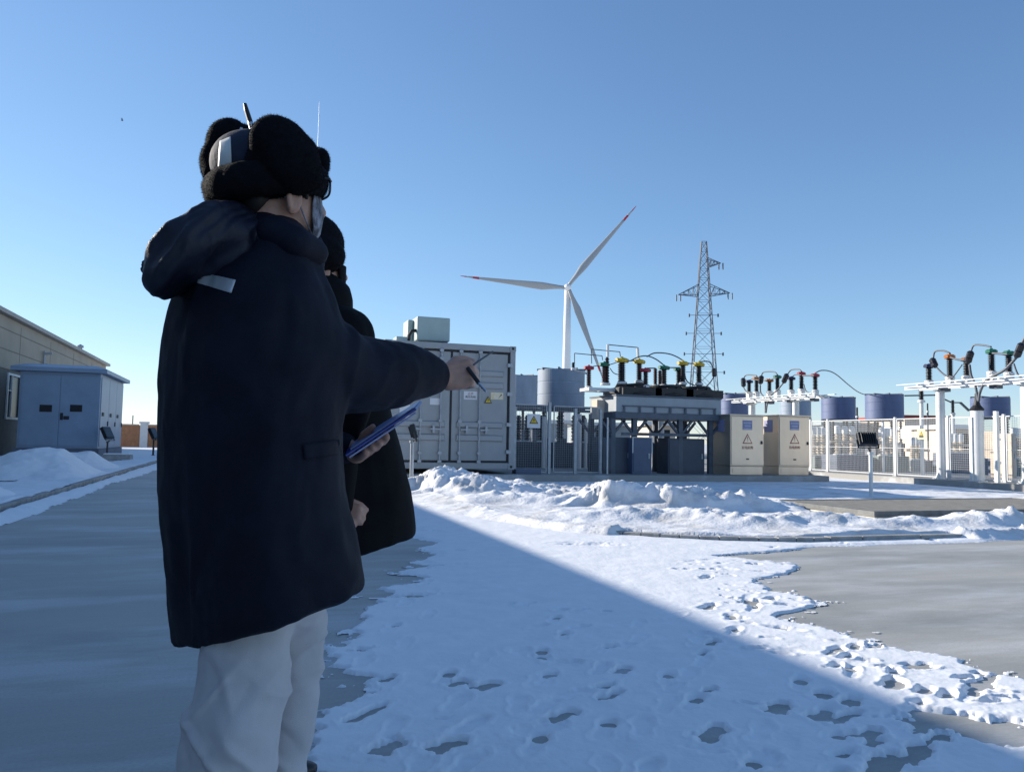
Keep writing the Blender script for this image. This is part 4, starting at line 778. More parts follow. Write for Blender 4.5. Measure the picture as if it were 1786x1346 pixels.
gc = gantry('tall white gantry at the right edge with orange and green capped insulators', FX, ya, yb, 3.03, (1640, 1789), [(1620.5, 634, 666, 'cap_navy'), (1657, 616, 659, 'cap_orange'), (1686, 622, 658, 'cap_orange'), (1730, 607, 650, 'cap_green'), (1760, 610, 652, 'cap_green')],
       [((1625, 625), (1632, 641)), ((1694, 612), (1687, 634)), ((1783, 598), (1772, 624))],
       [([(1628, 624), (1631, 613), (1645, 611.5), (1657, 616)], .025), ([(1694, 612), (1699, 602), (1715, 602), (1729, 605)], .025), ([(1658, 623), (1670, 627), (1683, 628)], .03), ([(1731, 616), (1745, 617), (1758, 618)], .03), ([(1634, 641), (1645, 652), (1660, 660)], .025), ([(1678, 636), (1668, 650), (1660, 660)], .02), ([(1691, 636), (1694, 655), (1701, 672), (1706, 700)], .035),
        ([(1772, 624), (1752, 645), (1722, 662), (1710, 682), (1707, 700)], .04), ([(1783, 598), (1790, 585), (1800, 570)], .04), ([(1768, 634), (1776, 654), (1790, 664)], .025)], (FX, (ya+yb)/2, .23))
q = AX(1704, 715, FX-.15); t = thing('cable_column', 'thick white cable duct column with black collar before the mesh fence', 'column', (FX-.15, q.y, .23))
g = MB(); g.lathe([(.24, 0), (.24, .03), (.165, .031), (.165, q.z-.23)], (FX-.15, q.y, .23), 24); g.build('duct', 'white_paint', t)
g = MB(); g.lathe([(.175, 0), (.19, .05), (.1, .16), (.06, .3), (.05, .5)], (FX-.15, q.y, q.z-.02), 16); g.build('collar', 'black_rubber', t)
for px, py in ((1694, 727), (1737, 717)):
    a, b2 = AX(px, py, FX-.3), AX(px+5, 838, FX-.3); o = thing('conduit_post', 'slim white post with two brackets, %s of the black-collared cable column' % ('left' if px < 1700 else 'right'), 'post', (FX-.3, a.y, .23)); g = MB(); g.box(FX-.35, FX-.25, a.y-.05, a.y+.05, .23, a.z); g.build('post', 'white_paint', o)
    g = MB()
    for z in (.75, 1.4): g.box(FX-.25, FX-.18, a.y-.035, a.y+.035, z, z+.06)
    g.build('bracket', 'white_paint', o)
q = AX(1607, 690, FX-.1); t = thing('isolator_post', 'slim white post with a black insulator above the yellow fence sign', 'post', (FX+.6, q.y+.2, .23))
a, b2 = AX(1607, 700, FX+.6), AX(1606, 678, FX+.6); g = MB(); g.tube([(a.x, a.y, .23), (a.x, a.y, a.z)], .06, 10); g.build('post', 'white_paint', t); insulator(t, a, (a.x, a.y, b2.z), .09, 'porcelain_black')
# overhead line between the gantries
t = thing('overhead_cable', 'sagging grey cable from the red-capped insulator across to the navy reactor', 'cable', AX(1440, 650, FX))
cable(t, [(1423, 650, AX(1423, 650, FX).y), (1432, 646, 25.5), (1446, 647, 26.5), (1460, 654, 27.5), (1480, 671, 29.5), (1498, 684, 31.5), (1515, 689, 33), (1545, 690, 35)], 0, .022)
t = thing('bus_link', 'short dark busbar link behind the tall right gantry', 'busbar', AD(1600, 690, 34))
g = MB(); g.bar(AD(1577, 690, 34), AD(1632, 689, 34), .06); g.bar(AD(1647, 696, 34), AD(1660, 702, 34), .05); g.bar(AD(1660, 702, 34), AD(1675, 702, 34), .05); g.bar(AD(1675, 702, 34), AD(1690, 716, 34), .08); g.build('bar', 'cable_grey', t)

# ================================================================== YARD CLUTTER BEHIND THE FENCE
def breaker(lab, px, pyT, pyM, pyB, D, w=.9, m='equip_green', n=3, lean=0):
    b = AD(px, pyB, D); zm = AD(px, pyM, D).z; zt = AD(px, pyT, D).z; b.z = .22
    t = thing('switchgear', lab, 'switchgear', b, 'switchgear units behind the mesh fence')
    g = MB(); g.box(b.x-w/2, b.x+w/2, b.y-.45, b.y+.45, .22, zm); g.build('cabinet', m, t, bevel=.02)
    for i in range(n):
        x = b.x+(i-(n-1)/2)*w/n*1.05; y = b.y+(i-(n-1)/2)*.2
        insulator(t, (x, y, zm), (x, y, zt-.18), .13, 'porcelain_beige', n=12, sheds=7); g = MB(); g.lathe([(.10, 0), (.11, .04), (.11, .30), (.05, .33)], (x, y, zt-.2), 12); g.build('terminal', 'white_paint', t)
    g = MB(); g.box(b.x-w/2, b.x+w/2, b.y-.06, b.y+.06, (zm+zt)/2-.05, (zm+zt)/2+.05); g.build('cross_arm', 'cream_wall', t)
breaker('beige-bushing switchgear unit just right of the steel cabinet, behind the fence', 1428, 750, 795, 820, 33, w=1.1)
breaker('beige-bushing switchgear unit left of the black floodlight post', 1474, 748, 793, 822, 31, w=1.5, m='navy_box')
breaker('beige-bushing switchgear unit right of the black floodlight post', 1548, 752, 795, 822, 31, w=1.3, m='equip_green')
breaker('beige-bushing switchgear unit below the yellow fence sign', 1600, 768, 802, 826, 32, w=1.2, m='equip_grey')
breaker('switchgear unit with dark cabinet right of the thick gantry column', 1668, 762, 790, 826, 31, w=1.4, m='navy_box')
breaker('switchgear unit at the right edge behind the last fence panel', 1775, 752, 800, 832, 29, w=1.1, m='equip_green')
def bld(lab, px0, px1, pyT, D, m, roof=None, depth=8, rp=3, name='site_hut'):
    a, b2 = AD(px0, pyT, D), AD(px1, pyT, D); z = (a.z+b2.z)/2; e = (b2-a); e.z = 0; n = Vector((-e.y, e.x, 0)).normalized()*depth; a.z = b2.z = -.05
    t = thing(name, lab, 'hut', (a+b2)/2); g = MB(); g.prism([a, b2, b2+n, a+n], (0, 0, z+.05)); g.build('wall', m, t)
    en = e.normalized()*.3; nn = n.normalized()*.3; g = MB(); A = [a-en-nn, b2+en-nn, b2+en+n+nn, a-en+n+nn]
    for p in A: p.z = z
    g.prism(A, (0, 0, .25)); g.build('roof', roof or m, t)
    g = MB(); L = e.length; w = max(1, int(L/3)); fn = -n.normalized()*.02
    for i in range(w): c = a+e*((i+.5)/w); c.z = z*.45; g.prism([c-e.normalized()*.5+fn, c+e.normalized()*.5+fn, c+e.normalized()*.5+Vector((0, 0, 1.0))+fn, c-e.normalized()*.5+Vector((0, 0, 1.0))+fn], n.normalized()*.01)
    g.build('window', 'window_glass', t); return t
bld('distant cream hut with a red roof band behind the fence', 1578, 1650, 730, 62, 'cream_wall', 'roof_red', name='site_hut')
bld('distant pale hut behind the fence, right of the gantry column', 1658, 1692, 748, 48, 'cream_wall', 'white_paint')
bld('distant low grey hut visible through the left fence panels', 1436, 1520, 742, 66, 'equip_grey', 'equip_grey')
bld('distant cream hut seen between the dark cabinets under the transformer', 1132, 1178, 742, 52, 'cream_wall', 'white_paint')
bld('distant grey hut seen through the yard fence beside the container', 890, 990, 738, 58, 'box_grey', 'white_paint')
bld('distant grey-white hut behind the left transformer legs', 1000, 1100, 742, 64, 'equip_grey', 'white_paint')
t = cabinet('beige control cabinet behind the fence right of the slim post', *(lambda a, b2: (a.x, b2.x, a.y, a.y+.8, .22, a.z))(AD(1735, 752, 31), AD(1750, 752, 31)), 'cream_wall', name='control_cabinet')
t = cabinet('beige control cabinet at the right edge behind the last fence panel', *(lambda a, b2: (a.x, b2.x, a.y, a.y+.8, .22, a.z))(AD(1764, 756, 26), AD(1776, 756, 26)), 'cream_wall', name='control_cabinet')
t = cabinet('navy control cabinet low behind the slim white posts', *(lambda a, b2: (a.x, b2.x, a.y, a.y+.8, .22, a.z))(AD(1740, 800, 28), AD(1752, 800, 28)), 'navy_box', name='control_cabinet')
def col_item(lab, px, pyT, D, r, m='white_paint', name='support_column', ins=False):
    a = AD(px, pyT, D); t = thing(name, lab, 'column', (a.x, a.y, .22)); g = MB(); g.lathe([(r*1.7, 0), (r*1.7, .03), (r, .031), (r, a.z-.22)], (a.x, a.y, .22), 14); g.build('shaft', m, t)
    if ins: insulator(t, (a.x, a.y, a.z), (a.x, a.y, a.z+ins), r*1.1, 'porcelain_black')
    return t
col_item('pale grey column seen between the dark cabinets under the transformer', 1152, 728, 30, .14, 'box_grey')
col_item('white column left of the pale grey one, under the transformer box', 1141, 735, 31, .08)
col_item('white column seen through the left part of the yard fence', 949, 726, 27.5, .07)
col_item('pink-white column seen through the right part of the yard fence', 1010, 722, 27.5, .09, 'sign_white')
col_item('slim white post just right of the yard fence gate', 1022, 730, 28, .05)
col_item('thin post with a small black insulator between the two navy reactors', 1495, 727, 36, .05, 'pylon_steel', ins=.45)
col_item('thin post with a small black insulator above the hut roof', 1618, 718, 38, .04, 'pylon_steel', ins=.42)
col_item('white post carrying a stout black insulator right of the gantry column', 1662, 722, 33, .07, 'white_paint', ins=.6)
col_item('white post behind the fence between floodlight and first fence post', 1540, 735, 30, .05)
t = thing('support_insulators', 'row of black post insulators standing on the long dark base', 'insulators', (AY(950, 745, 25.9).x, 26.2, 1.12))
for px in (904, 919, 943, 975, 1001, 1017): a, b2 = AY(px, 770, 26.4), AY(px, 722, 26.4); insulator(t, (a.x, 26.4, 1.12), (a.x, 26.4, b2.z), .115, 'porcelain_black', sheds=7)

# ================================================================== GRATED PLATFORM
px0, px1, py0, py1, pz = 9.0, 14.6, 9.7, 12.05, .17
t = thing('grated_platform', 'low concrete pit cover with a grey grating top beside the snow bank', 'platform', ((px0+px1)/2, (py0+py1)/2, 0))
g = MB(); g.box(px0+.03, px1-.03, py0+.03, py1-.03, -.02, pz-.05); g.build('base', 'plaster', t); g = MB(); g.box(px0+.065, px1-.065, py0+.065, py1-.065, pz-.049, pz-.04); g.build('pit_shade_sheet', 'gasket', t)  # black sheet added under the grating stands in for the pit's shade
g = MB(); g.box(px0, px1, py0, py0+.06, pz-.06, pz+.02); g.box(px0, px1, py1-.06, py1, pz-.06, pz+.02); g.box(px0, px0+.06, py0+.06, py1-.06, pz-.06, pz+.02); g.box(px1-.06, px1, py0+.06, py1-.06, pz-.06, pz+.02); g.build('rim', 'grating', t)
g = MB()
for x in np.arange(px0+.1, px1-.06, .065): g.box(x-.016, x+.016, py0+.06, py1-.06, pz-.03, pz+.012)
for y in np.arange(py0+.14, py1-.06, .075): g.box(px0+.06, px1-.06, y-.014, y+.014, pz-.025, pz+.006)
g.build('grating', 'grating', t)

# ================================================================== TURBINE, PYLON, MAST, BIRD
D = 450.0; hub = AD(990, 503, D); base = Vector((hub.x, hub.y, -.05)); vd = (hub-CAM); vd.z = 0; vd.normalize(); side = Vector((vd.y, -vd.x, 0))
t = thing('wind_turbine', 'white three-bladed wind turbine with red-banded blade tips', 'wind turbine', base)
g = MB(); g.lathe([(2.9, 0), (2.5, 30), (2.1, 60), (1.75, hub.z-1.6)], base, 40); g.build('tower', 'turbine_white', t, smooth=False)
for p in t.children: p.data.polygons.foreach_set('use_smooth', [len(f.vertices) == 4 for f in p.data.polygons])
hc = hub-vd*3.2
g = MB(); g.caps([hub-vd*1.8, hub+vd*7], [2.0, 1.7], 16); g.build('nacelle', 'turbine_white', t, voxel=.35, sm_it=4)
g = MB(); g.lathe([(1.9, 0), (2.1, 1.2), (1.9, 2.4), (1.2, 3.5), (.2, 4.1)], hub-vd*1.6, 20, -vd); rot_ = g.build('hub', 'turbine_white', t, smooth=True)
up = Vector((0, 0, 1))
for px, py in ((1110, 359), (801, 478), (1053, 668)):
    tip = AD(px, py, D-3.2); d = tip-hc; d -= vd*d.dot(vd); L = d.length; d.normalize(); ch = d.cross(vd).normalized()
    def sect(s):
        c = (1.9+2.6*math.exp(-((s-.22)/.11)**2)+1.6*max(0, (1-s))*sstep(.12, .3, s)) if s < .3 else (3.9*(1-s)**.85+.35)*.98
        c = np.interp(s, [0, .05, .12, .22, .35, .5, .7, .88, 1], [2.0, 2.1, 2.9, 4.3, 3.7, 2.8, 1.9, 1.15, .25]); th = np.interp(s, [0, .05, .2, .5, 1], [2.0, 1.9, 1.0, .5, .08]); tw = np.interp(s, [0, .2, 1], [.5, .32, .0])
        x = ch*math.cos(tw)+vd*math.sin(tw); y = d.cross(x); o = hc+d*(1.2+(L-1.2)*s)+x*(c*.18)
        return [o+x*(c/2*math.cos(a))+y*(th/2*math.sin(a)) for a in np.linspace(0, 2*PI, 15)[:-1]]
    bands = [(0, .82, 'blade_shaded_white'), (.82, .88, 'red_paint'), (.88, .94, 'blade_shaded_white'), (.94, 1.0, 'red_paint')]; par = None
    for s0, s1, m in bands:
        g = MB(); g.loft([sect(s) for s in np.linspace(s0, s1, 24 if s0 == 0 else 4)])
        if par is None: par = g.build('blade', m, t, smooth=True)
        else: g.build('blade_band', m, par, smooth=True)
D = 110.0; top = AD(1225.5, 416, D); ax0 = AD(1229, 690, D); base = Vector((ax0.x*.5+top.x*.5, ax0.y*.5+top.y*.5, -.05))
t = thing('lattice_pylon', 'grey steel lattice transmission pylon right of the wind turbine', 'pylon', base)
fwd = (base-CAM); fwd.z = 0; fwd.normalize(); e1 = Vector((fwd.y, -fwd.x, 0)); ca, sa = math.cos(.12), math.sin(.12); u1 = e1*ca+fwd*sa; u2 = fwd*ca-e1*sa
Ht = top.z
def hw(z): return float(np.interp(z, [0, 10.2, 21.5, 26, Ht], [2.35, 1.58, .82, .55, .30]))
def corner(z, i): a, b = ((-1, -1), (1, -1), (1, 1), (-1, 1))[i]; return base+Vector((0, 0, z+.05))+u1*(a*hw(z))+u2*(b*hw(z))
zs = [0]
while zs[-1] < Ht-.4: zs.append(min(Ht, zs[-1]+max(1.3, hw(zs[-1])*1.9)))
for i in range(4):
    g = MB()
    for a, b in zip(zs[:-1], zs[1:]): g.bar(corner(a, i), corner(b, i), .11)
    g.build('leg', 'pylon_steel', t)
g = MB()
for a, b in zip(zs[:-1], zs[1:]):
    for i in range(4):
        j = (i+1) % 4; g.bar(corner(a, i), corner(b, j), .042); g.bar(corner(a, j), corner(b, i), .042); g.bar(corner(b, i), corner(b, j), .04)
g.build('bracing', 'pylon_steel', t)
def arm(px, py, zt0, zb0, s):
    tip = AD(px, py, D); g = MB()
    for k in (-1, 1):
        a = base+Vector((0, 0, zt0))+u1*(s*hw(zt0))+u2*(k*hw(zt0)); b = base+Vector((0, 0, zb0))+u1*(s*hw(zb0))+u2*(k*hw(zb0)); g.bar(a, tip, .08); g.bar(b, tip, .09)
        for f in (.25, .5, .75): g.bar(a.lerp(tip, f), b.lerp(tip, max(0, f-.2)), .05); g.bar(a.lerp(tip, f), b.lerp(tip, f), .05)
    o = g.build('cross_arm', 'pylon_steel', t); g = MB()
    for q in (-.25, .3): g.tube([tip+u1*q, tip+u1*q+Vector((0, 0, -.9))], .09, 6)
    g.build('insulator_string', 'cable_grey', o)
zc = AD(1228, 512, D).z; arm(1183, 514, zc+1.3, zc-.2, -1); arm(1273, 511, zc+1.3, zc-.2, 1); zc = AD(1228, 460, D).z; arm(1257, 459, zc+.9, zc-.3, 1)
for py, wd in ((549, 1.6), (581, 2.0), (617, 2.1), (649, 2.1)):
    g = MB(); z = AD(1228, py, D).z; h = hw(z); c = base+Vector((0, 0, z)); g.bar(c-u1*(h+wd*.6), c+u1*(h+wd*.6), .06)
    for s in (-1, 1): g.tube([c+u1*(s*(h+wd*.6))+Vector((0, 0, -.25)), c+u1*(s*(h+wd*.6))+Vector((0, 0, .2))], .11, 6)
    g.build('step_bracket', 'pylon_steel', t)
q = AD(557, 178, 46); g = MB(); g.tube([(q.x, q.y, -.02), (q.x, q.y, 9), (q.x, q.y, 14), (q.x, q.y, 17.8), q], [.06, .045, .03, .016, .01], 8); o = g.build('lightning_mast', 'galvanised', org=(q.x, q.y, 0)); tag(o, 'thin tapering lightning mast rising behind the fur hat', 'lightning mast')
q = AD(213, 210, 60); g = MB(); r = _r; g.ball(q, (.09, .05, .05), 8, 6); g.prism([q+Vector((.03, 0, .02)), q+Vector((.05, .25, .09)), q+Vector((-.06, .22, .08))], (0, 0, .012)); g.prism([q+Vector((.03, 0, .02)), q+Vector((.05, -.25, .07)), q+Vector((-.06, -.22, .06))], (0, 0, .012)); o = g.build('bird', 'black_rubber', org=q); tag(o, 'tiny dark bird high in the sky left of the fur hat', 'bird')
# ================================================================== PEOPLE
def frame(theta_deg):
    b = YAW+math.radians(theta_deg); return Vector((math.sin(b), math.cos(b), 0)), Vector((math.cos(b), -math.sin(b), 0)), Vector((0, 0, 1))
def torso_rings(levels, D, F, Rt, kw=1.2, kd=.85, hem=None, n=56, ex=2.35):
    rings = []
    for i, (py, xl, xr) in enumerate(levels):
        a, b = AD(xl, py, D), AD(xr, py, D); c = (a+b)/2; A = (b-a).length/2; r = []
        for k in range(n):
            t = 2*PI*k/n; ct, st = math.cos(t), math.sin(t); q = (abs(ct)**ex+abs(st)**ex)**(-1/ex)
            p = c+Rt*(A*kw*ct*q)+F*(A*kd*st*q); p.z = c.z
            if hem:
                z0 = AD((levels[0][1]+levels[0][2])/2, hem[2], D).z; zl = AD(450, levels[-1][0], D).z
                if c.z < z0:
                    h = (p-c).dot(_r0)/A; p.z = z0+(hem[0]+(hem[1]-hem[0])*(h*.5+.5)-z0)*(z0-c.z)/(z0-zl)
            r.append(p)
        rings.append(r)
    return rings
def head_prims(g, c, F, Rt, U):
    g.ball(c+U*.018-F*.005, (.074, .092, .105), 28, 18, (Rt, F, U)); g.ball(c+F*.026-U*.042, (.060, .066, .090), 24, 16, (Rt, F, U)); g.ball(c+F*.062-U*.098, (.030, .028, .024), 14, 10, (Rt, F, U))
    g.ball(c+F*.075+U*.022, (.05, .018, .016), 14, 8, (Rt, F, U)); g.caps([c+F*.086+U*.005, c+F*.106-U*.034], [.008, .0125], 10); g.caps([c+F*.085-U*.066-Rt*.016, c+F*.090-U*.066, c+F*.085-U*.066+Rt*.016], [.007, .008, .007], 8)
    for s in (-1, 1):
        e = c+Rt*(s*.075)+F*.004-U*.044; t = (F*.95-U*.25).normalized(); u2 = (U*.95+F*.25).normalized()
        g.ball(e, (.010, .019, .032), 12, 10, (Rt, t, u2)); g.caps([e+u2*.03-t*.004+Rt*(s*.006), e+u2*.026+t*-.016+Rt*(s*.01), e-t*.02+Rt*(s*.012), e-u2*.02-t*.008+Rt*(s*.008)], [.006]*4, 8)
    g.caps([c-U*.06-F*.018, c-U*.13-F*.02, c-U*.22-F*.03], [.056, .055, .065], 18)
def hand_prims(g, w, d, back, thumb, curl=(70, 85, 50), spread=0.0, sc=1.0, grip=True):
    d = d.normalized(); back = (back-d*back.dot(d)).normalized(); s = d.cross(back); s = s if s.dot(thumb) > 0 else -s
    lens = [(.044, .026, .021), (.048, .030, .022), (.045, .028, .021), (.035, .021, .019)]
    kn = []
    for i in range(4):
        o = (.030-.0195*i)*sc; k = w+d*((.088 if i in (1, 2) else .083 if i == 0 else .076)*sc)+s*o; kn.append(k)
        g.caps([w+d*(.012*sc)+s*(o*.75), w+d*(.05*sc)+s*(o*.95)-back*(.004*sc), k], [.019*sc, .0165*sc, .0125*sc], 12)
        a = 0; p = k; pts = [k]; rr = [.0118*sc]
        for L, c in zip(lens[i], curl):
            a += math.radians(c*(.92+.05*i)); p = p+(d*math.cos(a)-back*math.sin(a)+s*(spread*(1.5-i)))*(L*sc); pts.append(p); rr.append((.0104 if len(pts) < 3 else .0094 if len(pts) < 4 else .0080)*sc*(.9 if i == 3 else 1))
        g.caps(pts, rr, 10)
    b = w+d*(.022*sc)+s*(.022*sc); m1 = b+d*(.030*sc)+s*(.026*sc)-back*(.014*sc); m2 = m1+d*(.030*sc)+s*(.002*sc)-back*(.012*sc); m3 = m2+d*(.024*sc)-s*(.008*sc)-back*(.010*sc)
    g.caps([b, m1, m2, m3], [.0175*sc, .0145*sc, .0120*sc, .0095*sc], 10)
    return kn
def patch(name, objs, px4, parent, m, nu=14, nv=6, off=.004, th=.002, inset=0):
    best = []; trees = []
    for o in objs:
        me = o.data; org = ORG[o]; trees.append(BVHTree.FromPolygons([v.co+org for v in me.vertices], [tuple(p.vertices) for p in me.polygons]))
    (x0, y0), (x1, y1), (x2, y2), (x3, y3) = px4; vs = []
    for j in range(nv+1):
        for i in range(nu+1):
            u, v = i/nu, j/nv; px = (x0*(1-u)+x1*u)*(1-v)+(x3*(1-u)+x2*u)*v; py = (y0*(1-u)+y1*u)*(1-v)+(y3*(1-u)+y2*u)*v
            d = ray(px, py).normalized(); hit = None
            for t in trees:
                h = t.ray_cast(CAM, d)
                if h[0] is not None and (hit is None or h[3] < hit[1]): hit = (h[0]-d*off, h[3])
            vs.append(hit[0] if hit else (vs[-1] if vs else AD(px, py, 1.7)))
    W_ = nu+1; back = [Vector(p)+ray(PW/2, PH/2).normalized()*th for p in vs]; n = len(vs); g = MB(); fs = []
    for j in range(nv):
        for i in range(nu):
            q = (j*W_+i, j*W_+i+1, (j+1)*W_+i+1, (j+1)*W_+i); fs.append(q); fs.append(tuple(a+n for a in q[::-1]))
    ring = [i for i in range(W_)]+[j*W_+nu for j in range(1, nv+1)]+[nv*W_+i for i in range(nu-1, -1, -1)]+[j*W_ for j in range(nv-1, 0, -1)]
    for a, b in zip(ring, ring[1:]+ring[:1]): fs.append((a, b, b+n, a+n))
    g.add(vs+back, fs); return g.build(name, m, parent, smooth=True)
def cloth_fold(amp, sc, seed, aniso=(1, 1, .45)):
    def f(w, no):
        x, y, z = w[:, 0]*sc*aniso[0], w[:, 1]*sc*aniso[1], w[:, 2]*sc*aniso[2]
        a = fbm(x+.6*vn(x, y, z, seed+5), y+.6*vn(y, z, x, seed+6), z, seed, o=3); return amp*(1-np.abs(a)*2.6)+amp*.5*fbm(x*2.3, y*2.3, z*2.3, seed+9, o=2)
    return f
def furry(amp, seed): return lambda w, no: amp*fbm(w[:, 0]*70, w[:, 1]*70, w[:, 2]*70, seed, o=3)+amp*.6*fbm(w[:, 0]*22, w[:, 1]*22, w[:, 2]*22, seed+4, o=2)
def fur_strands(o, n, ln, seed, comb=(0, 0, -.9)):      # short pile: thousands of fine hairs growing out of the skin
    me = o.data; me.calc_loop_triangles(); nv = len(me.vertices); co = np.empty(nv*3); me.vertices.foreach_get('co', co); co = co.reshape(-1, 3); tr_ = np.empty(len(me.loop_triangles)*3, int); me.loop_triangles.foreach_get('vertices', tr_); tr_ = tr_.reshape(-1, 3)
    a, b, c = co[tr_[:, 0]], co[tr_[:, 1]], co[tr_[:, 2]]; cr_ = np.cross(b-a, c-a); ar = np.linalg.norm(cr_, axis=1); rg_ = np.random.RandomState(seed); k = rg_.choice(len(ar), n, p=ar/ar.sum()); u = rg_.rand(n, 1); v = rg_.rand(n, 1); f = (u+v) > 1; u = np.where(f, 1-u, u); v = np.where(f, 1-v, v)
    p = a[k]+(b-a)[k]*u+(c-a)[k]*v; no = cr_[k]/ar[k][:, None]; d = no+np.array(comb)+rg_.randn(n, 3)*.42; d /= np.linalg.norm(d, axis=1)[:, None]; l = ln*(.6+.8*rg_.rand(n, 1)); sd_2 = np.cross(d, rg_.randn(n, 3)); sd_2 /= np.linalg.norm(sd_2, axis=1)[:, None]
    w = .00045; P = np.stack([p-no*.002-sd_2*w, p-no*.002+sd_2*w, p+d*l], 1).reshape(-1, 3); vs = np.concatenate([co, P]); fs = [tuple(q.vertices) for q in me.polygons]+[(nv+3*i, nv+3*i+1, nv+3*i+2) for i in range(n)]
    m2 = bpy.data.meshes.new(o.name); m2.from_pydata(vs.tolist(), [], fs); m2.polygons.foreach_set('use_smooth', [True]*len(fs)); m2.materials.append(me.materials[0]); o.data = m2
U = Vector((0, 0, 1))
# ---------------- the nearer person
F, Rt, _ = frame(44); Fh, Rh, _ = frame(50); D1 = 1.78
foot_n, foot_f = AD(400, 1700, 1.66), AD(480, 1640, 1.86)
P1 = thing('person', 'person in long navy coat and black fur hat, pointing ahead and holding a blue clipboard', 'person', ((foot_n.x+foot_f.x)/2, (foot_n.y+foot_f.y)/2, 0))
hc1 = AD(486, 330, 1.80)
# body: head, neck, trunk, arms, hands and legs in one skin
g = MB(); head_prims(g, hc1, Fh, Rh, U)
nk = hc1-U*.22-F*.03; hip = AD(440, 900, 1.78)
shR, shL = AD(490, 552, 1.68), AD(398, 552, 1.93)
g.caps([nk, AD(450, 600, 1.79), hip], [.075, .10, .10], 16); g.caps([shL, nk, shR], [.045, .06, .045], 14)
elR, wrR = AD(640, 652, 1.85), AD(776, 658, 2.095); g.caps([shR, elR, wrR], [.042, .036, .027], 12)
elL, wrL = AD(480, 735, 2.12), AD(606, 780, 2.17); g.caps([shL, elL, wrL], [.042, .036, .026], 12)
dR = AD(829, 648, 2.115)-wrR
hand_prims(g, wrR-dR.normalized()*.008, dR, -_f*.9+_u*.25, _u, curl=(66, 88, 48), sc=.93)
# left hand: palm under the clipboard, four fingers curled up against its lower edge
pal = AD(622, 792, 2.16); g.caps([wrL, pal, AD(640, 782, 2.15)], [.026, .026, .022], 12)
for i, (x, y) in enumerate(((673, 765), (661, 775), (649, 783), (637, 791))):
    g.caps([AD(x-20, y+8, 2.17), AD(x-5, y+5, 2.105), AD(x+1, y-2, 2.078), AD(x-2, y-11, 2.085)], [.0125, .0112, .0100, .0085], 10)
g.caps([AD(628, 778, 2.15), AD(636, 758, 2.14), AD(650, 745, 2.13)], [.015, .013, .010], 10)
LEG_N = [(445, 1010, 1.78, .11), (434, 1090, 1.735, .094), (424, 1180, 1.70, .096), (405, 1275, 1.665, .101), (398, 1360, 1.665, .094), (398, 1500, 1.665, .088), (400, 1630, 1.665, .082)]
LEG_F = [(470, 1010, 1.80, .12), (525, 1085, 1.86, .062), (519, 1150, 1.865, .066), (508, 1240, 1.865, .062), (492, 1340, 1.87, .055), (484, 1450, 1.87, .060), (480, 1560, 1.87, .068)]
kn_n = AD(405, 1275, 1.665); an_n, an_f = AD(400, 1640, 1.665), AD(480, 1590, 1.87)
for L_, a2 in ((LEG_N, an_n), (LEG_F, an_f)): g.caps([hip]+[AD(x, y, d) for x, y, d, r in L_]+[Vector((a2.x, a2.y, .06))], [.08]+[r*.55 for x, y, d, r in L_]+[.035], 12)
body = g.build('body', 'skin', P1, voxel=.0036, sm_it=5)
# coat
levels = [(388, 448, 520), (415, 425, 545), (445, 392, 562), (475, 352, 560), (505, 322, 572), (540, 305, 582), (580, 294, 592), (640, 287, 601), (700, 284, 592), (740, 283, 590), (800, 284, 590), (850, 287, 594), (905, 291, 601), (960, 296, 608), (1010, 303, 614), (1050, 309, 618), (1085, 315, 620)]
g = MB(); g.loft(torso_rings(levels, D1, F, Rt, hem=(.685, .815, 860)))
g.caps([AD(478, 552, 1.68), AD(530, 615, 1.72), AD(600, 650, 1.82), AD(655, 653, 1.90), AD(700, 654, 1.97), AD(735, 656, 2.03), AD(750, 657, 2.06)], [.105, .100, .088, .080, .072, .062, .050], 20)
g.caps([AD(398, 555, 1.92), AD(450, 690, 2.10), AD(530, 762, 2.16), AD(592, 782, 2.17)], [.105, .088, .074, .052], 18)
coat = g.build('coat', 'coat_cloth', P1, voxel=.0085, sm_it=9)
displace(coat, cloth_fold(.0095, 6.0, 300)); displace(coat, lambda w, no: .0022*fbm(w[:, 0]*26, w[:, 1]*26, w[:, 2]*16, 320, o=2))
# stand-up collar, hood hanging down the back, cuff
g = MB(); g.caps([AD(440, 392, 1.86), AD(452, 398, 1.76), AD(480, 408, 1.70), AD(515, 424, 1.68), AD(548, 441, 1.74)], [.038, .040, .040, .037, .032], 16); g.caps([AD(440, 392, 1.86), AD(490, 395, 1.94), AD(540, 428, 1.92)], [.04, .04, .035], 14)
col = g.build('collar', 'coat_cloth', P1, voxel=.006, sm_it=8)
g = MB(); g.caps([AD(428, 412, 1.74), AD(385, 408, 1.68), AD(362, 404, 1.66), AD(330, 430, 1.63), AD(305, 455, 1.62), AD(287, 475, 1.62)], [.060, .062, .056, .058, .050, .044], 20)
g.caps([AD(372, 410, 1.82), AD(340, 435, 1.76), AD(310, 462, 1.70), AD(290, 478, 1.66)], [.062, .06, .052, .044], 18); g.caps([AD(352, 392, 1.72), AD(400, 386, 1.74), AD(446, 402, 1.76), AD(470, 425, 1.72)], [.036, .040, .046, .040], 14); g.caps([AD(400, 430, 1.70), AD(360, 452, 1.67), AD(330, 475, 1.66)], [.06, .05, .035], 14)
hood = g.build('hood', 'shell_cloth', P1, voxel=.0048, sm_it=22)
def crease(w, no):        # folds run along the hood's drop
    e = np.array(-_r*0.68-_u*0.73); c = np.array(-_r*0.73+_u*0.68); s = w@c; l = w@e
    return .0085*(1-np.abs(vn(s*26+.6*vn(l*5, s*5, seed=9), l*2.2, None, 330))*2.6)+.0025*(1-np.abs(vn(s*55+1.5*vn(l*12, s*12, seed=19), l*7, None, 331))*2.4)
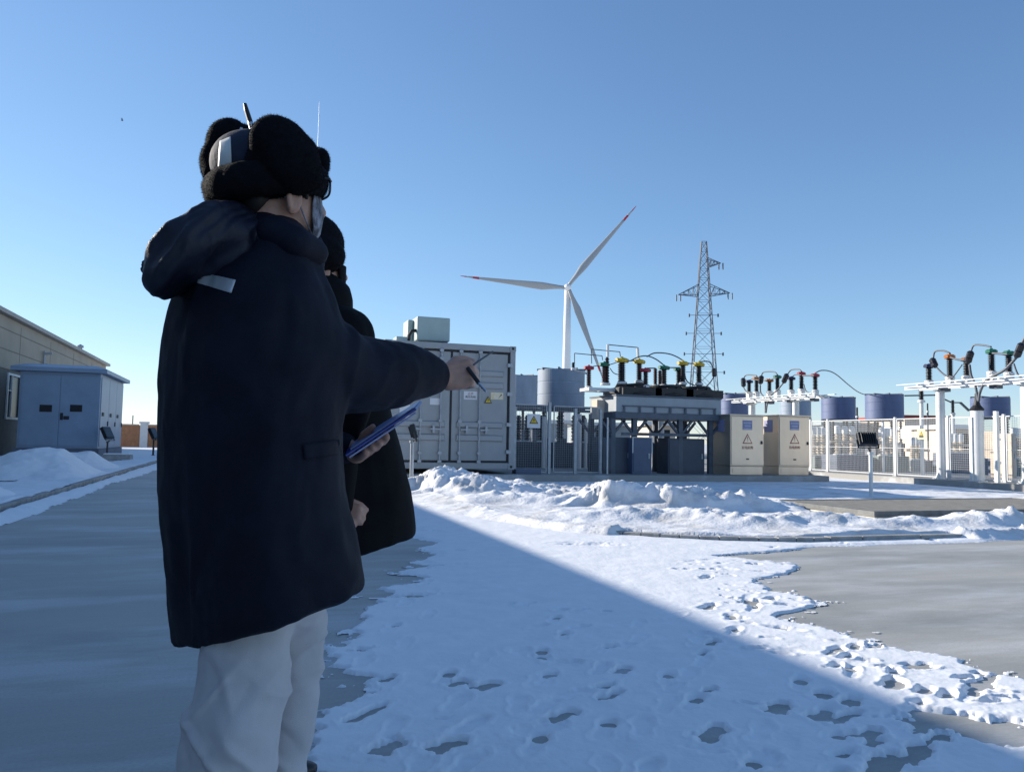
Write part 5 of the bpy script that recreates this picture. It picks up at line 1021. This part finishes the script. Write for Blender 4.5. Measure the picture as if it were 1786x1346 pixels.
displace(hood, crease); displace(hood, cloth_fold(.002, 22, 335))
patch('reflective_strip', [coat], [(333, 471), (411, 488), (403, 511), (327, 488)], P1, 'reflective', nu=18)
patch('pocket_flap', [coat], [(528, 775), (592, 766), (594, 792), (531, 802)], P1, 'coat_cloth', nu=12, nv=5, off=.005)
# trousers
g = MB()
def leg(pts): g.caps([AD(x, y, d) for x, y, d, r in pts], [r for x, y, d, r in pts], 20)
leg(LEG_N); leg(LEG_F)
tr = g.build('trousers', 'trouser_cloth', P1, voxel=.0055, sm_it=10)
kz = kn_n.z
def tfold(w, no):
    x, y, z = w[:, 0], w[:, 1], w[:, 2]; u = (w-np.array(CAM))@np.array(_r0); near = np.exp(-((z-(kz+.02))/.16)**2)
    k = u*1.0+z*.85+.03*vn(u*9, z*9, y*9, 347); a = vn(k*15, (z-u)*3.0, y*3, 340); k2 = u*.8-z*.9+.03*vn(u*8, z*8, y*8, 349); c = vn(k2*13, (z+u)*3.2, y*3, 348)
    f1 = np.clip(1-np.abs(a)*3.2, -.6, 1); f2 = np.clip(1-np.abs(c)*3.4, -.6, 1)
    return (.0022+.0055*near)*f1+(.0016+.0035*near)*f2+.0015*fbm(x*30, y*30, z*18, 345, o=2)
displace(tr, tfold)
for q, (fx, fl) in ((an_n, (1, .26)), (an_f, (1, .26))):
    g = MB(); d = F; o = Vector((q.x, q.y, 0)); g.ball(o+U*.05-d*.02, (.045, .06, .05), 16, 10, (Rt, d, U)); g.ball(o+U*.035+d*.08, (.05, .11, .036), 18, 10, (Rt, d, U)); g.ball(o+U*.08, (.045, .05, .06), 14, 8, (Rt, d, U)); g.box(o.x-.03, o.x+.03, o.y-.03, o.y+.03, .003, .03); g.build('shoe', 'shoe_black', P1, voxel=.007, sm_it=4)
# fur hat with the ear flaps tied up
g = MB(); hz = hc1+U*.062; rg = []
for k in range(15): a = 2*PI*k/14; rg.append(AD(466, 321, 1.795)+Rh*(.098*math.cos(a))+Fh*(.106*math.sin(a))+U*(.024*math.sin(a)))
g.caps(rg, [.034]*15, 14); g.caps([p-U*.013 for p in rg], [.032]*15, 12)
band = g.build('fur_band', 'fur', P1, voxel=.006, sm_it=12); displace(band, furry(.0015, 350)); fur_strands(band, 14000, .0048, 1)
g = MB(); cr = AD(450, 292, 1.805); g.ball(cr, (.092, .106, .080), 36, 22, (Rh, Fh, U)); crown = g.build('hat_crown', 'hat_cloth', P1, smooth=True); displace(crown, lambda w, no: .003*fbm(w[:, 0]*18, w[:, 1]*18, w[:, 2]*10, 355, o=2))
patch('hat_reflector', [crown], [(383, 246), (402, 238), (404, 298), (379, 300)], P1, 'reflective_pale', nu=8, nv=10)
patch('crown_seam', [crown], [(384, 298.6), (446, 293), (446, 295), (384, 300.8)], P1, 'reflective', nu=14, nv=2, off=.006)
ax_r = (Rh, Fh, U)
g = MB(); g.ball(AD(488, 252, 1.715), (.040, .068, .062), 24, 16, ax_r); g.ball(AD(510, 283, 1.71), (.04, .066, .060), 24, 16, ax_r); g.ball(AD(520, 305, 1.72), (.034, .06, .03), 20, 12, ax_r); g.ball(AD(466, 290, 1.72), (.036, .05, .055), 18, 12, ax_r); g.ball(AD(478, 232, 1.735), (.034, .045, .038), 18, 12, ax_r); g.ball(AD(528, 270, 1.74), (.034, .035, .045), 16, 10, ax_r); g.ball(AD(470, 318, 1.725), (.034, .055, .034), 16, 10, ax_r); g.ball(AD(500, 322, 1.73), (.030, .055, .026), 16, 10, ax_r); g.ball(AD(545, 315, 1.80), (.03, .035, .026), 16, 10, ax_r)
fl = g.build('ear_flap', 'fur', P1, voxel=.006, sm_it=16); displace(fl, furry(.0015, 360)); fur_strands(fl, 19000, .0048, 2)
g = MB(); g.ball(AD(401, 252, 1.872), (.044, .055, .062), 24, 16, ax_r); g.ball(AD(390, 285, 1.862), (.042, .055, .062), 24, 16, ax_r); g.ball(AD(405, 236, 1.875), (.03, .038, .042), 18, 12, ax_r); g.ball(AD(428, 246, 1.865), (.03, .04, .04), 18, 12, ax_r); g.ball(AD(382, 300, 1.842), (.034, .04, .04), 16, 10, ax_r)
fl2 = g.build('ear_flap', 'fur', P1, voxel=.006, sm_it=16); displace(fl2, furry(.0015, 365)); fur_strands(fl2, 14000, .0048, 3)
g = MB(); g.ball(AD(544, 288, 1.90), (.075, .030, .040), 24, 14, ax_r); g.ball(AD(545, 299, 1.89), (.070, .028, .030), 24, 14, ax_r); fb = g.build('front_brim', 'fur', P1, voxel=.006, sm_it=16); displace(fb, furry(.0015, 370)); fur_strands(fb, 9000, .0048, 4)
g = MB(); g.tube([AD(427, 181, 1.80), AD(430, 193, 1.80), AD(436, 212, 1.80), AD(440, 230, 1.79)], [.004, .0055, .006, .005], 8); g.tube([AD(440, 226, 1.79), AD(446, 215, 1.78), AD(452, 216, 1.77)], .004, 8); g.build('tie_strap', 'black_rubber', P1)
g = MB(); g.ball(AD(438, 217, 1.785), .006, 10, 6); g.ball(AD(441, 225, 1.78), .005, 10, 6); g.ball(AD(421, 226, 1.835), .0045, 10, 6); g.build('snap_button', 'silver', P1)
# hair, mask, glasses, eyes
g = MB(); g.ball(hc1+U*.02-Fh*.012, (.078, .092, .095), 28, 18, (Rh, Fh, U)); g.ball(hc1-U*.03-Fh*.062, (.056, .034, .055), 20, 12, (Rh, Fh, U)); g.caps([hc1+Rh*.073+Fh*.03+U*.0, hc1+Rh*.071+Fh*.034-U*.03], [.010, .006], 8); g.build('hair', 'hair_black', P1, voxel=.005, sm_it=4)
g = MB()
def mp(a, z):       # point on the mask, angle from straight ahead
    r = .090+.022*math.exp(-(a/.45)**2)*(1-abs(z+.045)/.09); return hc1+Fh*(.020+r*.80*math.cos(a))+Rh*(.068*math.sin(a)*1.02)+U*z
rows = []
for j in range(9):
    z = .000-.118*j/8; w = 1.18-.35*(j/8)**2-.25*(1-j/8)**3; sh = .82 if j == 8 else .93 if j == 7 else 1
    rows.append([hc1+(mp(a, z)-hc1-U*z)*sh+U*z for a in np.linspace(-w, w, 21)])
g.add([p for r in rows for p in r], [(j*21+i, j*21+i+1, (j+1)*21+i+1, (j+1)*21+i) for j in range(8) for i in range(20)]); mk = g.build('face_mask', 'mask_cloth', P1, smooth=True)
md = mk.modifiers.new('thickness', 'SOLIDIFY'); md.thickness = .0025; md.offset = 0
for s in (-1, 1):
    e = hc1+Rh*(s*.079)-Fh*.02+U*.005; i_ = 20 if s > 0 else 0
    for p0, p1, p2 in ((rows[0][i_], hc1+Rh*(s*.077)+Fh*.02+U*.006, e), (rows[7][i_], hc1+Rh*(s*.076)+Fh*.015-U*.045, e-U*.045)): MB().tube([p0, p1, p2], .0022, 6).build('mask_strap', 'mask_cloth', mk)

g = MB(); gz = hc1+U*.012
for s in (-1, 1):
    cc = gz+Rh*(s*.034)+Fh*.096; pts = [cc+Rh*(.027*math.copysign(abs(math.cos(a))**.6, math.cos(a)))+U*(.021*math.copysign(abs(math.sin(a))**.6, math.sin(a))) for a in np.linspace(0, 2*PI, 25)]; g.tube(pts, .0026, 6, cap=False); g.tube([gz+Rh*(s*.064)+Fh*.096+U*.012, gz+Rh*(s*.079)+Fh*.085+U*.012, gz+Rh*(s*.081)-Fh*.01+U*.004], .0026, 6)
g.tube([gz-Rh*.006+Fh*.097+U*.006, gz+Rh*.006+Fh*.097+U*.006], .0024, 6); gl = g.build('glasses', 'lamp_black', P1)
for s in (-1, 1):
    cc = gz+Rh*(s*.034)+Fh*.096; g = MB(); g.prism([cc+Rh*(.0255*math.copysign(abs(math.cos(a))**.6, math.cos(a)))+U*(.019*math.copysign(abs(math.sin(a))**.6, math.sin(a))) for a in np.linspace(0, 2*PI, 25)[:-1]], Fh*.001); g.build('lens', 'lens_glass', gl)
    g = MB(); g.ball(hc1+Rh*(s*.032)+Fh*.079+U*.008, .0125, 14, 10); ey = g.build('eye', 'eye_white', P1, smooth=True); g = MB(); g.ball(hc1+Rh*(s*.032)+Fh*.0865+U*.008, .006, 10, 8); g.build('iris', 'hair_black', ey, smooth=True)
# things in the hands
a, b2, c2, d2 = AD(604, 797, 2.03), AD(727, 715, 2.11), AD(737, 702, 2.30), AD(610, 780, 2.22)
nrm = (b2-a).cross(d2-a).normalized(); nrm = nrm if nrm.z > 0 else -nrm
t = thing('clipboard', 'blue clipboard folder tilted in the hand of the person in the fur hat', 'clipboard', (a+c2)/2)
g = MB(); g.prism([a, b2, c2, d2], nrm*.007); g.build('cover', 'folder_blue', t, bevel=.002)
g = MB(); e = (b2-a).normalized()*.006; f = (d2-a).normalized()*.006; g.prism([a+e-f*.35-nrm*.003, b2-e-f*.35-nrm*.003, b2-e+f*2-nrm*.003, a+e+f*2-nrm*.003], -nrm*.004); g.build('spine_edge', 'folder_edge', t)
g = MB(); g.prism([a.lerp(b2, .08)+f*2+nrm*.0075, a.lerp(b2, .98)+f*2+nrm*.0075, d2.lerp(c2, .98)-f+nrm*.0075, d2.lerp(c2, .08)-f+nrm*.0075], nrm*.003); g.build('paper', 'folder_edge', t)
t = thing('pen', 'black pen with a silver tip held in the pointing fist', 'pen', AD(834, 666, 2.06)); p0, p1, p2 = AD(816, 642, 2.10), AD(835, 668, 2.06), AD(848, 683, 2.035)
g = MB(); g.tube([p0, p1], .0055, 12); g.build('barrel', 'black_rubber', t); g = MB(); g.tube([p1, p2.lerp(p1, .12), p2], [.0038, .0034, .0022], 10); g.build('tip', 'silver', t)
t = MB().tube([AD(815, 646, 2.11), AD(830, 633, 2.12), AD(860, 613, 2.15)], [.003, .003, .0022], 8).build('pointer_rod', 'cable_grey', org=AD(830, 633, 2.12)); tag(t, 'thin grey rod sticking up out of the pointing fist', 'rod')
# ---------------- the person beyond
F2, R2, _ = frame(52); D2 = 2.5
legc = AD(515, 1000, 2.55); P2 = thing('person', 'person in black padded coat and dark fur hat, mostly hidden behind the pointing one', 'person', (legc.x, legc.y, 0))
hc2 = AD(547, 458, 2.5); g = MB(); head_prims(g, hc2, F2, R2, U); nk = hc2-U*.22-F2*.03; hip = AD(535, 900, 2.52); sR2, sL2 = AD(588, 590, 2.38), AD(500, 590, 2.62)
g.caps([nk, hip], [.08, .10], 14); g.caps([sL2, nk, sR2], [.045, .06, .045], 12); e2, w2 = AD(572, 760, 2.24), AD(582, 888, 2.20); g.caps([sR2, e2, w2], [.04, .036, .027], 12)
hand_prims(g, w2, AD(640, 903, 2.20)-w2, -_f*.8+_u*.5, _u, curl=(72, 88, 50), sc=.78)
e3, w3 = AD(520, 760, 2.7), AD(560, 880, 2.75); g.caps([sL2, e3, w3], [.04, .036, .027], 12); hand_prims(g, w3, AD(590, 905, 2.75)-w3, _r*.3+_u*.4, -_f, curl=(30, 34, 24), sc=.92)
for x, y_, d in ((440, 1100, 2.52), (468, 1100, 2.62)):
    k2 = AD(x, 1150, d); g.caps([hip, k2, Vector((k2.x, k2.y, .05))], [.085, .055, .04], 12)
g.build('body', 'skin', P2, voxel=.0042, sm_it=4)
lv2 = [(480, 520, 585), (500, 505, 606), (522, 490, 611), (548, 470, 611), (562, 455, 620), (580, 446, 628), (610, 440, 634), (680, 436, 668), (740, 434, 682), (800, 436, 699), (850, 440, 708), (900, 444, 715), (930, 447, 718), (950, 450, 719)]
g = MB(); g.loft(torso_rings(lv2, D2, F2, R2, kw=1.05, kd=.95, hem=(.72, .845, 800))); g.caps([AD(592, 590, 2.36), AD(606, 680, 2.29), AD(580, 770, 2.24), AD(587, 880, 2.20)], [.10, .085, .072, .05], 16); g.caps([sL2, e3, w3], [.1, .085, .055], 14)
ct2 = g.build('coat', 'coat_black', P2, voxel=.01, sm_it=7); displace(ct2, cloth_fold(.006, 5, 400))
g = MB()
for x, d in ((440, 2.52), (468, 2.62)): k2 = AD(x, 1150, d); g.caps([AD(520, 930, 2.56), k2, Vector((k2.x, k2.y, .12))], [.12, .085, .07], 14)
tr2 = g.build('trousers', 'coat_black', P2, voxel=.01, sm_it=5)
for x, d in ((440, 2.52), (468, 2.62)):
    k2 = AD(x, 1150, d); o = Vector((k2.x, k2.y, 0)); g = MB(); g.ball(o+U*.05-F2*.02, (.045, .06, .05), 14, 8, (R2, F2, U)); g.ball(o+U*.036+F2*.08, (.05, .11, .036), 14, 8, (R2, F2, U)); g.ball(o+U*.09, (.045, .05, .06), 14, 8, (R2, F2, U)); g.build('shoe', 'shoe_black', P2, voxel=.008, sm_it=3)
g = MB(); g.ball(AD(534, 423, 2.5), (.113, .119, .098), 32, 20, (R2, F2, U)); g.ball(AD(543, 443, 2.46), (.100, .106, .068), 24, 16, (R2, F2, U)); h2_ = g.build('fur_hat', 'fur', P2, voxel=.008, sm_it=6); displace(h2_, furry(.0015, 420)); fur_strands(h2_, 14000, .0048, 5)
g = MB(); g.ball(hc2+U*.0-F2*.015, (.08, .09, .10), 20, 14, (R2, F2, U)); g.build('hair', 'hair_black', P2, smooth=True)
g = MB(); rows = []
for j in range(7):
    z = -.005-.11*j/6; w = 1.15-.3*(j/6)**2; rows.append([hc2+F2*(.022+.084*math.cos(a)*(.9 if j == 6 else 1))+R2*(.070*math.sin(a))+U*z for a in np.linspace(-w, w, 17)])
g.add([p for r in rows for p in r], [(j*17+i, j*17+i+1, (j+1)*17+i+1, (j+1)*17+i) for j in range(6) for i in range(16)]); mk2 = g.build('face_mask', 'coat_black', P2, smooth=True); md = mk2.modifiers.new('thickness', 'SOLIDIFY'); md.thickness = .003
for s in (-1, 1): g = MB(); g.ball(hc2+R2*(s*.032)+F2*.074+U*.006, .0125, 12, 8); ey = g.build('eye', 'eye_white', P2, smooth=True); g = MB(); g.ball(hc2+R2*(s*.032)+F2*.0815+U*.006, .006, 10, 8); g.build('iris', 'hair_black', ey, smooth=True)
